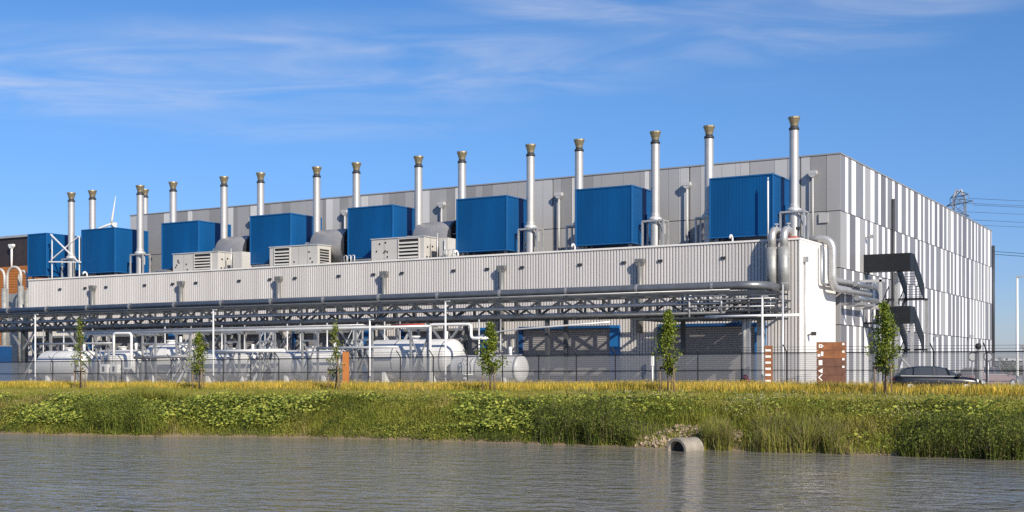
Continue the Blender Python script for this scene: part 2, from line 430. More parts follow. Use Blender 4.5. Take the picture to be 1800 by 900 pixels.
cuts = []
for (a, b) in fr_w:
    segs = [(a, b, None)]
    for (la, lb_, m_) in LS:
        nx_ = []
        for (p_, q_, mm) in segs:
            if mm is not None or lb_ <= p_ or la >= q_: nx_.append((p_, q_, mm)); continue
            if la > p_: nx_.append((p_, la, None))
            nx_.append((max(p_, la), min(q_, lb_), m_))
            if lb_ < q_: nx_.append((lb_, q_, None))
        segs = nx_
    cuts += [g_ for g_ in segs if g_[1] - g_[0] > .1]
for ti, (za, zb) in enumerate(tiers):
    for (a, b, fm_) in cuts:
        q = r2.random(); m_ = 0 if q < .38 else 1 if q < .78 else 2
        if fm_ is not None and ti >= 2: m_ = fm_
        fr.box(a + .012, b - .012, MY0, MY0 + .075, za, zb, m_)
    fr.box(MX1 - 1.03, MX1, MY0, MY0 + .075, za, zb, 1)
fr.build('front_cladding', PM + [M['p_pale']], hall2)
sd = MB()
for ti, (za, zb) in enumerate(tiers):
    y = MY0 + .08; wt = False
    while y < MY1 - .05:
        if wt: wv = r2.choice((.55, .55, .8, .8, 1.2)); m_ = 3
        else: wv = r2.choice((.9, 1.2, 1.6, 1.6, 2.1)); m_ = r2.choice((4, 4, 4, 5, 1))
        y2 = min(MY1, y + wv)
        if y2 - y > .1: sd.box(MX1 - .075, MX1, y + .01, y2 - .01, za, zb, m_)
        y = y2; wt = not wt
sd.build('side_cladding', PM + [M['p_blue'], M['p_slate']], hall2)
bk = MB().box(MX0, MX0 + .07, MY0 + .1, MY1, -.4, MZ - .1).box(MX0 + .08, MX1 - .1, MY1 - .075, MY1, -.4, MZ - .1); bk.build('rear_cladding', M['p_mid'], hall2)
cp = MB().box(MX0 - .05, MX1 + .05, MY0 - .05, MY0 + .3, MZ - .1, MZ).box(MX1 - .3, MX1 + .05, MY0 + .3, MY1 + .05, MZ - .1, MZ)
cp.box(MX0 - .05, MX0 + .3, MY0 + .3, MY1 + .05, MZ - .1, MZ).build('roof_coping', M['p_dark'], hall2)
for x, zt in ((-1.9, 16.1), (-12.0, 16.0), (-23.5, 16.0), (-35.3, 16.0), (-46.1, 16.0), (-57.5, 16.0)): hooded_pipe(x, MY0 - .3, zt, 9.6, .075, M['p_light'], hall2, hw=.32)
MB().box(-1.5, -.8, MY0 - .12, MY0 - .01, 12.2, 12.9).build('louvre_plate', M['p_light'], hall2)
yb, D = at_x(1567, MX1); MB().tube([(MX1 + .15, yb, .2), (MX1 + .15, yb, zof(350, D))], .13, 8).build('downpipe', M['dark'], hall2, label='dark downpipe on striped side')
MB().tube([(MX1 + .2, MY1 - .1, .0), (MX1 + .2, MY1 - .1, zof(432, 146))], .16, 8).build('downpipe', M['dark'], hall2, label='dark downpipe at far corner')
for px, py in ((1521, 418), (1640, 592), (1700, 592)):
    yb, D = at_x(px, MX1); zz = zof(py, D)
    MB().bar((MX1, yb, zz), (MX1 + .4, yb, zz + .1), .08).box(MX1 + .3, MX1 + .6, yb - .15, yb + .15, zz - .05, zz + .2).build('wall_lamp', M['galvdull'], hall2)

# ------------------------------------------------------------------ blue plant boxes
boxL = [-7.3, -18.2, -29.1, -40.2, -51.3, -62.4, -73.5, -81.5]; boxR = [-2.5, -13.4, -24.3, -35.2, -46.2, -57.4, -68.6, -78.6]
def blue_box(wid):
    r = bpy.data.objects.new('plant_box', None); COL.objects.link(r)
    z0, z1, y0, y1 = 0, 4.35, 0, 4.3
    b = MB(); nx = 5
    b.box(.06, wid - .06, .06, y1 - .06, .1, z1 - .1)
    b.build('body', M['blue'], r)
    # ribbed skin on the four sides
    s = MB()
    def ribs(p, q, nrm):
        L_ = (Vector(q) - Vector(p)).length; k = int(L_ / .2); d = (Vector(q) - Vector(p)) / k; nn = Vector(nrm)
        for i in range(k):
            a = Vector(p) + d * i; seq = [a, a + d * .55, a + d * .55 + nn * .012, a + d + nn * .012]
            vs_ = []
            for e in seq: vs_ += [e + Vector((0, 0, .14)), e + Vector((0, 0, z1 - .14))]
            s.add(vs_, [(0, 2, 3, 1), (2, 4, 5, 3), (4, 6, 7, 5)])
    ribs((.1, .05, 0), (wid - .1, .05, 0), (0, -1, 0)); ribs((wid - .05, .1, 0), (wid - .05, y1 - .1, 0), (1, 0, 0))
    s.build('ribbed_panel', M['blue'], r)
    t = MB()
    for (xx_, yy_) in ((0, 0), (wid - .11, 0), (0, y1 - .11), (wid - .11, y1 - .11)): t.box(xx_, xx_ + .11, yy_, yy_ + .11, .1, z1 - .1)
    t.box(0, wid, 0, y1, z1 - .1, z1).box(0, wid, 0, .1, 0, .1).box(0, wid, y1 - .1, y1, 0, .1).box(0, .1, .1, y1 - .1, 0, .1).box(wid - .1, wid, .1, y1 - .1, 0, .1)
    t.build('frame_trim', M['bluetrim'], r)
    for xx_ in (.3, wid - .5):
        for yy_ in (.4, y1 - .6): MB().box(xx_, xx_ + .2, yy_, yy_ + .2, -.92, 0).build('support_leg', M['galvdull'], r)
    d = MB().box(wid + .0, wid + .05, 2.5, 3.5, .3, 2.4); d.build('access_door', M['blue'], r)
    return r
bb = blue_box(4.8)
blab = ['nearest blue plant box, at the white end wall of the roof', 'second blue plant box from the white end, with bare wall on both sides',
        'third blue plant box from the white end, right of the largest grey drum', 'blue plant box with long cream air unit across its lower right corner',
        'blue plant box above the short cream air unit, left of the middle drum', 'blue plant box left of the farthest drum, partly behind a cream unit',
        'plain blue plant box standing far off beside the cross braced one', 'farthest blue plant box with white cross brace beside it']
for i in range(8):
    o = bb if i == 0 else copy_tree(bb)
    o.location = (boxL[i], 2.0, 10.69); tag(o, blab[i], 'plant box', 'blue plant boxes on the low roof')
    if i == 7: o.scale = (.6, 1, 1)

# cross brace beside the far box
xb = thing('cross_brace_frame', 'white steel cross brace between the two farthest blue boxes', 'brace', (-76, 1.6, 9.8))
xa_, Dq = at_y(90, 1.6); xc_, _ = at_y(138, 1.6)
q = MB().bar((xa_, 1.6, zof(457, 126)), (xc_, 1.6, zof(412, 122)), .10).bar((xa_, 1.52, zof(412, 126)), (xc_, 1.52, zof(457, 122)), .10); q.build('diagonal_bar', M['white'], xb)
MB().bar((xa_ - .3, 1.6, zof(460, 126)), (xc_ + .3, 1.6, zof(458, 122)), .12).build('lower_bar', M['white'], xb)
MB().bar((xa_, 1.7, 9.8), (xa_, 1.7, zof(412, 126)), .08).bar((xc_, 1.7, 9.8), (xc_, 1.7, zof(412, 122)), .08).build('post', M['white'], xb)

# ------------------------------------------------------------------ exhaust stacks
stR = [-1.5, -12.2, -23.0, -33.85, -44.8, -55.85, -66.85, -76.7]; stL = [-7.9, -18.65, -29.5, -40.4, -51.35, -62.4, -73.6]
def stack():
    r = bpy.data.objects.new('exhaust_stack', None); COL.objects.link(r)
    prof = [(.37, 0), (.37, 3.1), (.33, 3.2)]
    for i in range(0):
        z = 3.2 + i * .98; prof += [(.33, z - .03), (.336, z - .02), (.336, z + .02), (.33, z + .03)]
    prof += [(.33, 8.55), (0, 8.55)]
    sh = MB().lathe(prof[:2], (0, 0, 0), n=20).lathe(prof[1:3], (0, 0, 0), n=20).lathe([(.33, 3.2), (.33, 8.55)], (0, 0, 0), n=20)
    for i in range(1, 6): z = 3.2 + i * .95; sh.lathe([(.334, z - .025), (.334, z + .025)], (0, 0, 0), n=20)
    sh.build('shaft', M['stack'], r)
    MB().lathe([(.345, 8.42), (.36, 8.42), (.36, 8.6), (.27, 8.6), (.27, 8.72)], (0, 0, 0), n=20).build('collar', M['dark'], r)
    cp_ = MB(); cp_.lathe([(.24, 8.66), (.27, 8.72), (.30, 8.9), (.40, 9.22), (.43, 9.24), (.43, 9.36), (.36, 9.36), (.33, 9.1), (0, 9.1)], (0, 0, 0), n=14, smooth=False)
    cp_.build('cap', M['cap'], r)
    s = MB().lathe([(.37, 2.62), (.52, 2.66), (.52, 2.84), (.37, 2.95)], (0, 0, 0), n=20)
    s.build('saddle_ring', M['galv'], r)
    b = MB()
    for sx_ in (-.85, .85): b.bar((sx_, -.45, 0), (sx_, -.45, 2.62), .12).bar((sx_, .45, 0), (sx_, .45, 2.62), .12).bar((sx_, -.45, 2.62), (sx_, .45, 2.62), .1)
    b.bar((-.85, -.45, 2.62), (.85, -.45, 2.62), .12).bar((-.85, .45, 2.62), (.85, .45, 2.62), .12).bar((.85, -.45, 1.5), (.4, -.2, 2.4), .07)
    b.build('support_frame', M['laglight'], r)
    MB().bar((.3, -.3, 2.8), (.9, -.3, 2.3), .1).bar((.9, -.3, 2.3), (.9, -.3, 1.6), .1).build('drain_pipe', M['galv'], r)
    return r
st = stack(); first = True
nn_ = ['nearest blue box, at the white end', 'second blue box from the white end', 'third blue box from the white end', 'fourth blue box from the white end', 'fifth blue box from the white end', 'sixth blue box from the white end', 'seventh blue box from the white end', 'farthest blue box, behind the cross brace']
for side, lst in (('right', stR), ('left', stL)):
    for i, x in enumerate(lst):
        o = st if first else copy_tree(st); first = False
        o.location = (x, 3.5, 9.76)
        lb = ('silver exhaust stack standing right of ' if side == 'right' else 'silver exhaust stack behind left edge of ') + nn_[i]
        tag(o, lb, 'chimney', 'silver exhaust stacks along the low roof')
o = copy_tree(st); xq, D = at_y(254.5, 9.0); o.location = (xq - .8, 9.0 + .0, 9.76); 
yq = 3.5
xq, D = at_d(255, 139); o.location = (xq, yq if False else cy if False else at_d(255, 139)[1], zof(333, 139) - 9.36)
tag(o, 'silver exhaust stack half hidden behind another one at end of tall hall', 'chimney', 'silver exhaust stacks along the low roof')

# ------------------------------------------------------------------ exhaust drums (silencers)
dl = ['large grey drum between third and fourth blue boxes, behind long cream unit', 'grey drum between fourth and fifth blue boxes, behind short cream unit', 'farthest grey drum, between fifth and sixth blue boxes']
dr0 = None
for i, (pa, pb) in enumerate(((741, 808), (562, 619), (396, 447))):
    xa, Da = at_y(pa, 4.0); xb_, Db = at_y(pb, 4.0)
    if dr0 is None:
        r = bpy.data.objects.new('silencer_drum', None); COL.objects.link(r)
        Ld = xb_ - xa
        MB().lathe([(0, 0), (1.4, .0), (1.6, .18), (1.6, Ld - .1)], (0, 0, 2.2), 'x', 32).build('shell', M['drum'], r)
        MB().lathe([(1.6, Ld - .1), (1.67, Ld - .1), (1.67, Ld + .12), (1.5, Ld + .12), (1.45, Ld - .05), (0, Ld - .05)], (0, 0, 2.2), 'x', 32, smooth=False).build('end_flange', M['dark'], r)
        q = MB()
        for xx_ in (.5, Ld - .6): q.box(xx_, xx_ + .2, -1.1, 1.1, 0, 1.3)
        q.build('saddle', M['galvdull'], r); dr0 = r; o = r
    else: o = copy_tree(dr0)
    o.location = (xa, 4.0, 9.76); tag(o, dl[i], 'drum', 'grey silencer drums on the low roof')

# ------------------------------------------------------------------ rooftop air units
def air_unit(name, label, pa, pb, louvres, ptop, extra=None):
    xa, Da = at_y(pa, .6); xb_, Db = at_y(pb, .6); zt = zof(ptop, Da)
    r = thing(name, label, 'air unit', ((xa + xb_) / 2, 1.4, 9.76), 'cream air units on the roof edge')
    Ld = xb_ - xa
    MB().box(xa, xb_, .6, 2.4, 10.0, zt - .08).build('casing', M['acwhite'], r)
    MB().box(xa - .06, xb_ + .06, .54, 2.46, zt - .08, zt).build('lid', M['galv'], r)
    k = MB()
    for t in (.05, .5, .95): k.box(xa + Ld * t - .08, xa + Ld * t + .08, .7, 2.3, 9.76, 10.0)
    k.build('foot', M['galvdull'], r)
    for (a, b) in louvres:
        la = xa + Ld * a; lb_ = xa + Ld * b
        fr_ = MB().box(la, lb_, .52, .598, 10.12, 10.2).box(la, lb_, .52, .598, zt - .2, zt - .12).box(la, la + .08, .52, .598, 10.2, zt - .2).box(lb_ - .08, lb_, .52, .598, 10.2, zt - .2)
        fo = fr_.build('louvre', M['acwhite'], r)
        MB().box(la + .08, lb_ - .08, .58, .597, 10.2, zt - .2).build('intake', M['black'], fo)
        sl_ = MB(); nsl = 5; hh = (zt - .4 - 10.2) / nsl
        for j in range(nsl):
            z = 10.22 + j * hh + hh * .35
            sl_.add([(la + .08, .50, z), (lb_ - .08, .50, z), (lb_ - .08, .575, z + hh * .5), (la + .08, .575, z + hh * .5)], [(0, 1, 2, 3)])
        sl_.build('slats', M['acwhite'], fo)
    pn = MB(); rr = random.Random(int(pa))
    for j in range(7):
        a = rr.uniform(.3, .9) if louvres[0][0] < .2 else rr.uniform(.05, .35)
        xx_ = xa + Ld * a; zz = rr.uniform(10.25, zt - .3); MB().box(xx_ - .06, xx_ + .06, .56, .598, zz - .06, zz + .06).build('vent_cap', M['dark'], r)
    for t in (.25, .62, .8):
        MB().box(xa + Ld * t - .012, xa + Ld * t + .012, .585, .599, 10.02, zt - .1).build('panel_seam', M['galvdull'], r)
    # end face fittings
    e = MB()
    if louvres[0][0] < .2:
        for j in range(6): z = 10.3 + j * (zt - 10.6) / 6; e.box(xb_ + .004, xb_ + .05, .9, 2.1, z, z + .12)
        e.build('end_slats', M['black'], r)
    else:
        for (yy_, zz) in ((1.0, 10.4), (1.4, 10.4), (1.9, 10.4), (1.1, 11.2), (1.8, 11.3)): MB().box(xb_ + .004, xb_ + .06, yy_ - .07, yy_ + .07, zz - .06, zz + .06).build('end_cap', M['dark'], r)
        e.box(xb_ + .004, xb_ + .03, 1.48, 1.53, 10.02, zt - .1).build('end_seam', M['galvdull'], r)
    return r, xa, xb_, zt
u1, a1, b1, z1 = air_unit('rooftop_unit', 'long cream air unit in front of fourth blue box and large drum', 653, 745, ((.52, .92),), 420)
c1, c2 = at_y(772, .9)[0], at_y(787, .9)[0]; MB().box(c1, c2, .9, 2.2, 9.95, z1 - .25).build('side_casing', M['acwhite'], u1)
MB().tube([(c1 - .1, .8, 9.8), (c1 - .1, .8, z1 + .15)], .05, 6).tube([(c1 + .6, .8, 9.8), (c1 + .6, .8, z1 - .4)], .05, 6).build('pipe', M['galv'], u1)
u2, a2, b2, z2 = air_unit('rooftop_unit', 'short cream air unit with louvres at both ends, before fifth blue box', 474, 558, ((.10, .44),), 434)
u3, a3, b3, z3 = air_unit('rooftop_unit', 'cream air unit farthest along the roof edge, before sixth blue box', 304, 383, ((.48, .86),), 446)
c1, c2 = at_y(409, .9)[0], at_y(425, .9)[0]; MB().box(c1, c2, .9, 2.2, 9.95, z3 - .15).build('side_casing', M['acwhite'], u3)
MB().tube([(c1 - .1, .8, 9.8), (c1 - .1, .8, z3 + .15)], .05, 6).build('pipe', M['galv'], u3)
# low roof vents and guard hoops
for i, (px, py, lab) in enumerate(((640, 450, 'small grey roof box left of the long cream unit'), (462, 460, 'grey roof box between farthest and short cream units'), (288, 470, 'grey roof box left of the farthest cream unit'))):
    x, D = at_y(px, .9); r = thing('roof_cowl', lab, 'vent', (x, .9, 9.76), 'small grey roof boxes')
    MB().box(x - .8, x + .8, .6, 1.3, 9.76, 10.35).build('casing', M['galv'], r); MB().box(x - .9, x + .9, .5, 1.4, 10.35, 10.45).build('lid', M['galvdull'], r)
for i, (px, lab) in enumerate(((605, 'low pipe hoops right of the short cream unit'), (780, 'low pipe hoops right of the long cream unit'))):
    x, D = at_y(px, .5); h = MB()
    for j in range(3): h.tube([(x + j * .4, .5, 9.8), (x + j * .4, .5, 10.75), (x + j * .4 + .2, .5, 10.82), (x + j * .4 + .3, .5, 10.75), (x + j * .4 + .3, .5, 9.8)], .04, 6)
    tag(h.build('pipe_hoops', M['galv']), lab, 'pipe')
x, D = at_y(1350, 1.4); tag(MB().tube([(x, 1.4, 9.8), (x, 1.4, zof(318, D))], .06, 8).tube([(x, 1.4, zof(318, D)), (x, 1.4, zof(318, D) + .25)], .03, 6).build('mast', M['white']), 'slim white mast standing before nearest blue box', 'mast')

# ------------------------------------------------------------------ big pipes at the near end
def arc(p, q, r_, axis_pts): pass
for i, (px, lab) in enumerate(((1357, 'left of the two fat silver pipes arching over the roof edge'), (1378, 'right of the two fat silver pipes arching over the roof edge, nearer white wall'))):
    x, D = at_y(px, -.75); r = thing('riser_pipe', lab, 'pipe', (x, -.75, 6.9), 'fat silver riser pipes')
    q = MB().tube([(x, -.75, 6.6), (x, -.75, 9.55)], .39, 18); q.build('riser', M['zinc'], r)
    pts = [(x, -.75, 9.5), (x, -.75, 10.2)] + [(x, -.75 + .75 * (1 - math.cos(t)), 10.2 + .6 * math.sin(t)) for t in np.linspace(.3, math.pi - .3, 9)] + [(x, .75, 10.2), (x, .75, 9.8)]
    MB().tube(pts, .27, 14).build('gooseneck', M['laglight'], r)
    MB().tube([(x + .2, -.4, 10.8), (x + .2, -.4, 11.2)], .04, 6).box(x + .1, x + .3, -.5, -.3, 11.1, 11.2).build('valve', M['galv'], r)
x = -.9; r = thing('roof_valve_set', 'small red and silver valve pipes on roof corner above white wall', 'valve', (x, .6, 9.8))
MB().tube([(-1.5, .6, 10.0), (-1.4, .6, 10.45), (-.9, .6, 10.5), (-.4, .6, 10.35), (-.35, .6, 10.0)], .1, 8).build('pipe', M['laglight'], r)
MB().tube([(-1.3, .35, 10.28), (-.2, .35, 10.28)], .05, 8).build('red_pipe', M['red'], r)
MB().tube([(-.25, .6, 9.8), (-.25, .6, 10.8)], .06, 6).box(-.4, -.1, .5, .7, 10.8, 11.0).build('valve', M['dark'], r)
# pipes over the white end wall then back to the escape stair
def round_path(pts, rad, n=6):
    pts = [Vector(p) for p in pts]; out = [pts[0]]
    for i in range(1, len(pts) - 1):
        a, b, c_ = pts[i - 1], pts[i], pts[i + 1]
        d1 = (a - b).normalized(); d2 = (c_ - b).normalized(); rr = min(rad, (a - b).length * .49, (c_ - b).length * .49)
        s_, e_ = b + d1 * rr, b + d2 * rr
        for k_ in range(n + 1):
            t = k_ / n; out.append(s_ * (1 - t) ** 2 + b * 2 * t * (1 - t) + e_ * t ** 2)
    out.append(pts[-1]); return out
tag(MB().tube(round_path([(-1.6, 4.9, 10.55), (.85, 4.9, 10.55), (.85, 4.9, 7.05), (.85, 14.6, 7.05)], .9), .26, 14).build('insulated_pipe', M['laglight']), 'thicker silver pipe bending over white end wall and down', 'pipe', 'silver pipes over the end wall')
tag(MB().tube(round_path([(-1.4, 6.2, 10.45), (.5, 6.2, 10.45), (.5, 6.2, 7.7), (.5, 14.6, 7.7)], .8), .20, 14).build('insulated_pipe', M['laglight']), 'thinner silver pipe bending over white end wall behind the thicker one', 'pipe', 'silver pipes over the end wall')
tag(MB().tube(round_path([(.35, 3.9, 10.0), (.35, 3.9, 7.3), (.35, 14.6, 7.3)], .4), .10, 10).build('insulated_pipe', M['galvdull']), 'thin grey pipe down white end wall left of the silver bends', 'pipe', 'silver pipes over the end wall')
for i, (xx_, zz, rr, lab) in enumerate(((1.35, 7.55, .2, 'silver pipe run along striped wall, upper outer one'), (1.45, 6.5, .2, 'silver pipe run along striped wall, lowest one'))):
    tag(MB().tube([(xx_, 8.9, zz), (xx_, 14.4, zz)], rr, 12).build('insulated_pipe', M['lagging']), lab, 'pipe', 'silver pipes beside the stair')
r = thing('pipe_bracket', 'pinkish grey bracket post carrying silver pipes beside the escape stair', 'bracket', (1, 14.7, 0))
MB().box(.0 + .11, 2.0, 14.6, 14.8, 5.9, 6.2).box(1.6, 1.8, 14.62, 14.78, 0, 8.2).box(.11, 2.0, 14.62, 14.78, 8.0, 8.2).build('post', M['p_light'], r)
MB().box(.11, 1.9, 9.6, 9.8, 6.0, 6.2).build('arm', M['galvdull'], r); MB().box(.11, 1.9, 12.0, 12.2, 6.0, 6.2).build('arm', M['galvdull'], r)

# ------------------------------------------------------------------ escape stair
es = thing('escape_stair', 'dark grey steel escape stair zigzagging down the striped side wall', 'stair', (2, 17, 0))
def landing(zf, xl, xr, ya, yb_):
    b = MB().box(xl, xr, ya, yb_, zf - .12, zf); b.build('landing_floor', M['stairsteel'], es)
    b = MB().box(xl, xr, ya - .04, ya, zf - .12, zf + 1.2).box(xr, xr + .04, ya - .04, yb_, zf - .12, zf + 1.2); b.build('landing_panel', M['stairsteel'], es)
def flight(xl, xr, ya, za, yb_, zb_, panel):
    k = 11; t = MB()
    for i in range(k):
        s_ = (i + .5) / k; y = ya + (yb_ - ya) * s_; z = za + (zb_ - za) * s_
        t.box(xl + .06, xr - .06, y - .12, y + .12, z - .03, z)
    t.build('treads', M['galvdull'], es)
    for xx_ in (xl, xr):
        p_ = MB()
        h0, h1 = (-.25, 1.05) if panel else (-.25, .1)
        vs_ = [(xx_ + dx, y, z + h) for dx in (-.03, .03) for (y, z) in ((ya, za), (yb_, zb_)) for h in (h0, h1)]
        p_.add(vs_, [(0, 1, 3, 2), (4, 6, 7, 5), (0, 4, 5, 1), (2, 3, 7, 6), (1, 5, 7, 3), (0, 2, 6, 4)])
        p_.build('stringer', M['stairsteel'], es)
        if not panel:
            h = MB().bar((xx_, ya, za + 1.), (xx_, yb_, zb_ + 1.), .06)
            for s_ in (0, .33, .66, 1): h.bar((xx_, ya + (yb_ - ya) * s_, za + (zb_ - za) * s_), (xx_, ya + (yb_ - ya) * s_, za + (zb_ - za) * s_ + 1.), .04)
            h.build('handrail', M['stairsteel'], es)
YA, YB = 15.8, 17.3
landing(9.05, .12, 3.65, YA, YB); landing(4.95, 1.05, 3.65, YA, YB)
MB().box(.12, 1.05, YA, YB, 4.83, 4.95).build('landing_floor', M['stairsteel'], es)
for zt in (9.05, 4.95):
    flight(2.35, 3.68, YB, zt, 20.4, zt - 2.05, True)
    MB().box(.6, 3.68, 20.4, 21.9, zt - 2.17, zt - 2.05).build('landing_floor', M['stairsteel'], es)
    flight(.9, 2.2, 20.4, zt - 2.05, YB, zt - 4.1 if zt > 5 else .85, False)
for (xx_, yy_, zt) in ((2.25, 17.3, 9.0), (2.25, 20.5, 7.0), (3.6, 21.8, 7.0), (3.5, 17.2, 4.9)):
    MB().box(xx_ - .11, xx_ + .11, yy_ - .11, yy_ + .11, 0, zt - .12).build('post', M['laglight'], es)
MB().bar((2.25, 17.3, 2.6), (3.6, 20.9, .1), .12).build('brace', M['galv'], es)

# ------------------------------------------------------------------ pipe rack
rack = thing('pipe_rack', 'long dark steel truss rack on columns running before the low building', 'pipe rack', (-40, -3.5, 0))
RX0, RX1 = -84.0, -.6
for yy_, nm in ((-5.0, 'front_truss'), (-2.2, 'rear_truss')):
    ch = MB().box(RX0, RX1, yy_ - .09, yy_ + .09, 6.25, 6.43).box(RX0, RX1, yy_ - .1, yy_ + .1, 4.85, 5.05); tr = ch.build(nm, M['racksteel'], rack)
    i = 0; x = RX1 - .3
    while x > RX0:
        MB().box(x - .07, x + .07, yy_ - .07, yy_ + .07, 5.05, 6.25).build('vertical_post', M['racksteel'], tr)
        if x - 1.83 > RX0:
            za, zb = (6.2, 5.1) if i % 4 in (0, 1) else (5.1, 6.2)
            MB().bar((x, yy_, za), (x - 1.83, yy_, zb), .13).build('diagonal_brace', M['racksteel'], tr)
        x -= 1.83; i += 1
x = RX1 - .3
while x > RX0:
    MB().box(x - .07, x + .07, -4.91, -2.29, 6.27, 6.41).build('crossbeam', M['racksteel'], rack)
    MB().box(x - .07, x + .07, -4.9, -2.3, 4.88, 5.02).build('crossbeam', M['racksteel'], rack); x -= 1.83
colx = [at_y(p_, -5.0)[0] for p_ in (1312, 1172, 962, 783, 618, 492, 372, 250, 140, 40)]
extra = [(a + b) / 2 for a, b in zip(colx[3:-1], colx[4:])]
for x in extra:
    for yy_ in (-5.0, -2.2): MB().box(x - .1, x + .1, yy_ - .1, yy_ + .1, gz(x) - .1, 4.85).build('column', M['galvdull'], rack)
for i, x in enumerate(colx):
    for yy_ in (-5.0, -2.2):
        wv = .26 if i else .5
        MB().box(x - wv / 2, x + wv / 2, yy_ - .14, yy_ + .14, gz(x) - .1, 4.85).build('column', M['racksteel'] if i not in (0,) else M['galvdull'], rack)
    if i > 2: MB().bar((x, -5.0, .4), (x, -2.2, 4.6), .12).bar((x, -2.2, .4), (x, -5.0, 4.6), .12).build('cross_brace', M['galvdull'], rack)
    if i > 2:
        MB().bar((x, -5.0, 3.0), (x - 1.7, -5.0, 4.85), .14).bar((x, -5.0, 3.0), (x + 1.7, -5.0, 4.85), .14).build('knee_brace', M['galvdull'], rack)
# big V brace beside the largest tank
xa, _ = at_y(661, -5.6); xb_, _ = at_y(717, -5.6)
MB().bar((xa, -5.3, 4.6), (xb_, -5.3, .6), .2).bar((xb_ + .2, -5.2, 4.6), (xa + .6, -5.2, .8), .16).build('sway_brace', M['galv'], rack)
# deck with cross pipes at the near end
dk = MB(); x = RX1 - .2
while x > -9.3:
    if not (-6.9 < x < -6.0 or -3.9 < x < -3.3): dk.box(x - .5, x, -6.2, -1.0, 4.6, 4.68)
    x -= .52
dk.build('deck_grating', M['racksteel'], rack)
ar = MB()
for zz in (6.2, 5.65, 5.1, 4.6): ar.box(-1.3, .25, -3.2, -3.05, zz - .06, zz + .06).box(-3.0, .25, -5.55, -5.4, zz - .06, zz + .06)
for xx_ in (-.6, -1.6, -2.6): ar.box(xx_ - .06, xx_ + .06, -5.5, -.2, 5.3, 5.42).box(xx_ - .06, xx_ + .06, -5.5, -.2, 5.85, 5.97)
ar.build('bracket_arm', M['racksteel'], rack)
rr_ = random.Random(4)
for j in range(14):
    xx_ = -6.2 + j * .45; zz = rr_.choice((4.75, 4.9)); y_ = rr_.uniform(-5.4, -4.6)
    MB().tube(round_path([(xx_, y_, zz), (xx_, y_, rr_.choice((5.4, 5.9, 6.2))), (xx_, y_ + 1.6, rr_.choice((5.4, 5.9)))], .25, 4), rr_.uniform(.04, .08), 8).build('branch_pipe', M[rr_.choice(('galv', 'galvdull', 'laglight', 'racksteel'))], rack)
for zz in (5.35, 5.85, 6.1):
    MB().tube([(-6.4, -5.45, zz), (.15, -5.45, zz)], .05, 8).build('branch_pipe', M['galvdull'], rack)
MB().tube(round_path([(-2.0, -5.2, .1), (-2.0, -5.2, 4.7), (-2.0, -3.0, 4.7)], .3), .12, 8).build('branch_pipe', M['zinc'], rack)

def run(name, pts, rr, m, lab, grp='pipes lying along the rack', n_=10, rad=1.0, flg=0):
    path = round_path(pts, rad) if len(pts) > 2 else pts
    b = MB().tube(path, rr, n_)
    o = b.build(name, m); tag(o, lab, 'pipe', grp)
    if flg:
        x = pts[0][0] + 3
        while x < -4:
            y, z = pts[0][1], pts[0][2]
            MB().lathe([(rr, -.08), (rr + .05, -.08), (rr + .05, .08), (rr, .08)], (x, y, z), 'x', 14, smooth=False).build('joint_band', M['galvdull'], o); x += flg
    return o
run('insulated_pipeline', [(-90, -4.4, 6.80), (-1.2, -4.4, 6.80), (-1.2, -.9, 6.80), (-2.2, -.6, 6.80)], .29, M['pipeline'], 'thickest grey pipe along rack top, curving back at the near end', n_=16, rad=1.8, flg=5.5)
run('steel_pipe', [(-90, -5.25, 5.62), (-2.0, -5.25, 5.62), (-.3, -4.0, 5.62)], .11, M['lagging'], 'grey pipe along middle of rack front')
run('steel_pipe', [(-90, -5.3, 4.98), (-24, -5.3, 4.98), (-2, -5.3, 4.98)], .13, M['racksteel'], 'dark pipe along lower edge of rack front')
run('steel_pipe', [(-90, -3.6, 6.55), (-3, -3.6, 6.55)], .09, M['galv'], 'thin silver pipe behind thickest pipe on rack')
run('steel_pipe', [(-90, -3.0, 5.2), (-6, -3.0, 5.2)], .16, M['galvdull'], 'grey pipe lying inside rack near the rear truss')
run('steel_pipe', [(-90, -4.0, 5.18), (-6, -4.0, 5.18)], .13, M['laglight'], 'bright pipe lying inside rack near the front truss')
run('steel_pipe', [(-90, -5.1, 6.5), (-3, -5.1, 6.5)], .06, M['pipeline'], 'thin grey conduit under thickest pipe on rack')
run('steel_pipe', [(-90, -3.5, 5.8), (-6, -3.5, 5.8)], .10, M['laglight'], 'bright thin pipe at half height inside rack')
run('steel_pipe', [(at_y(150, -5.6)[0], -5.6, 4.45), (at_y(690, -5.6)[0], -5.6, 4.45)], .17, M['laglight'], 'bright pale pipe slung below rack over the white tanks')
run('steel_pipe', [(at_y(1240, -5.7)[0], -5.7, 4.72), (at_y(1405, -5.7)[0], -5.7, 4.72)], .09, M['white'], 'white pipe along lowest edge of rack at its near end')
xa, _ = at_y(688, -5.8); xb_, _ = at_y(746, -5.8)
run('steel_pipe', [(xa, -5.8, 4.62), (xb_, -5.8, 4.62)], .065, M['red'], 'short red pipe under rack above the largest tank')
xa, _ = at_y(895, -5.4); xb_, _ = at_y(1075, -5.4)
run('steel_pipe', [(xa - 3, -5.6, 3.6), (xa, -5.6, 4.1), (xb_, -5.6, 4.52)], .06, M['galv'], 'thin silver pipe sloping across the big grey shutter')

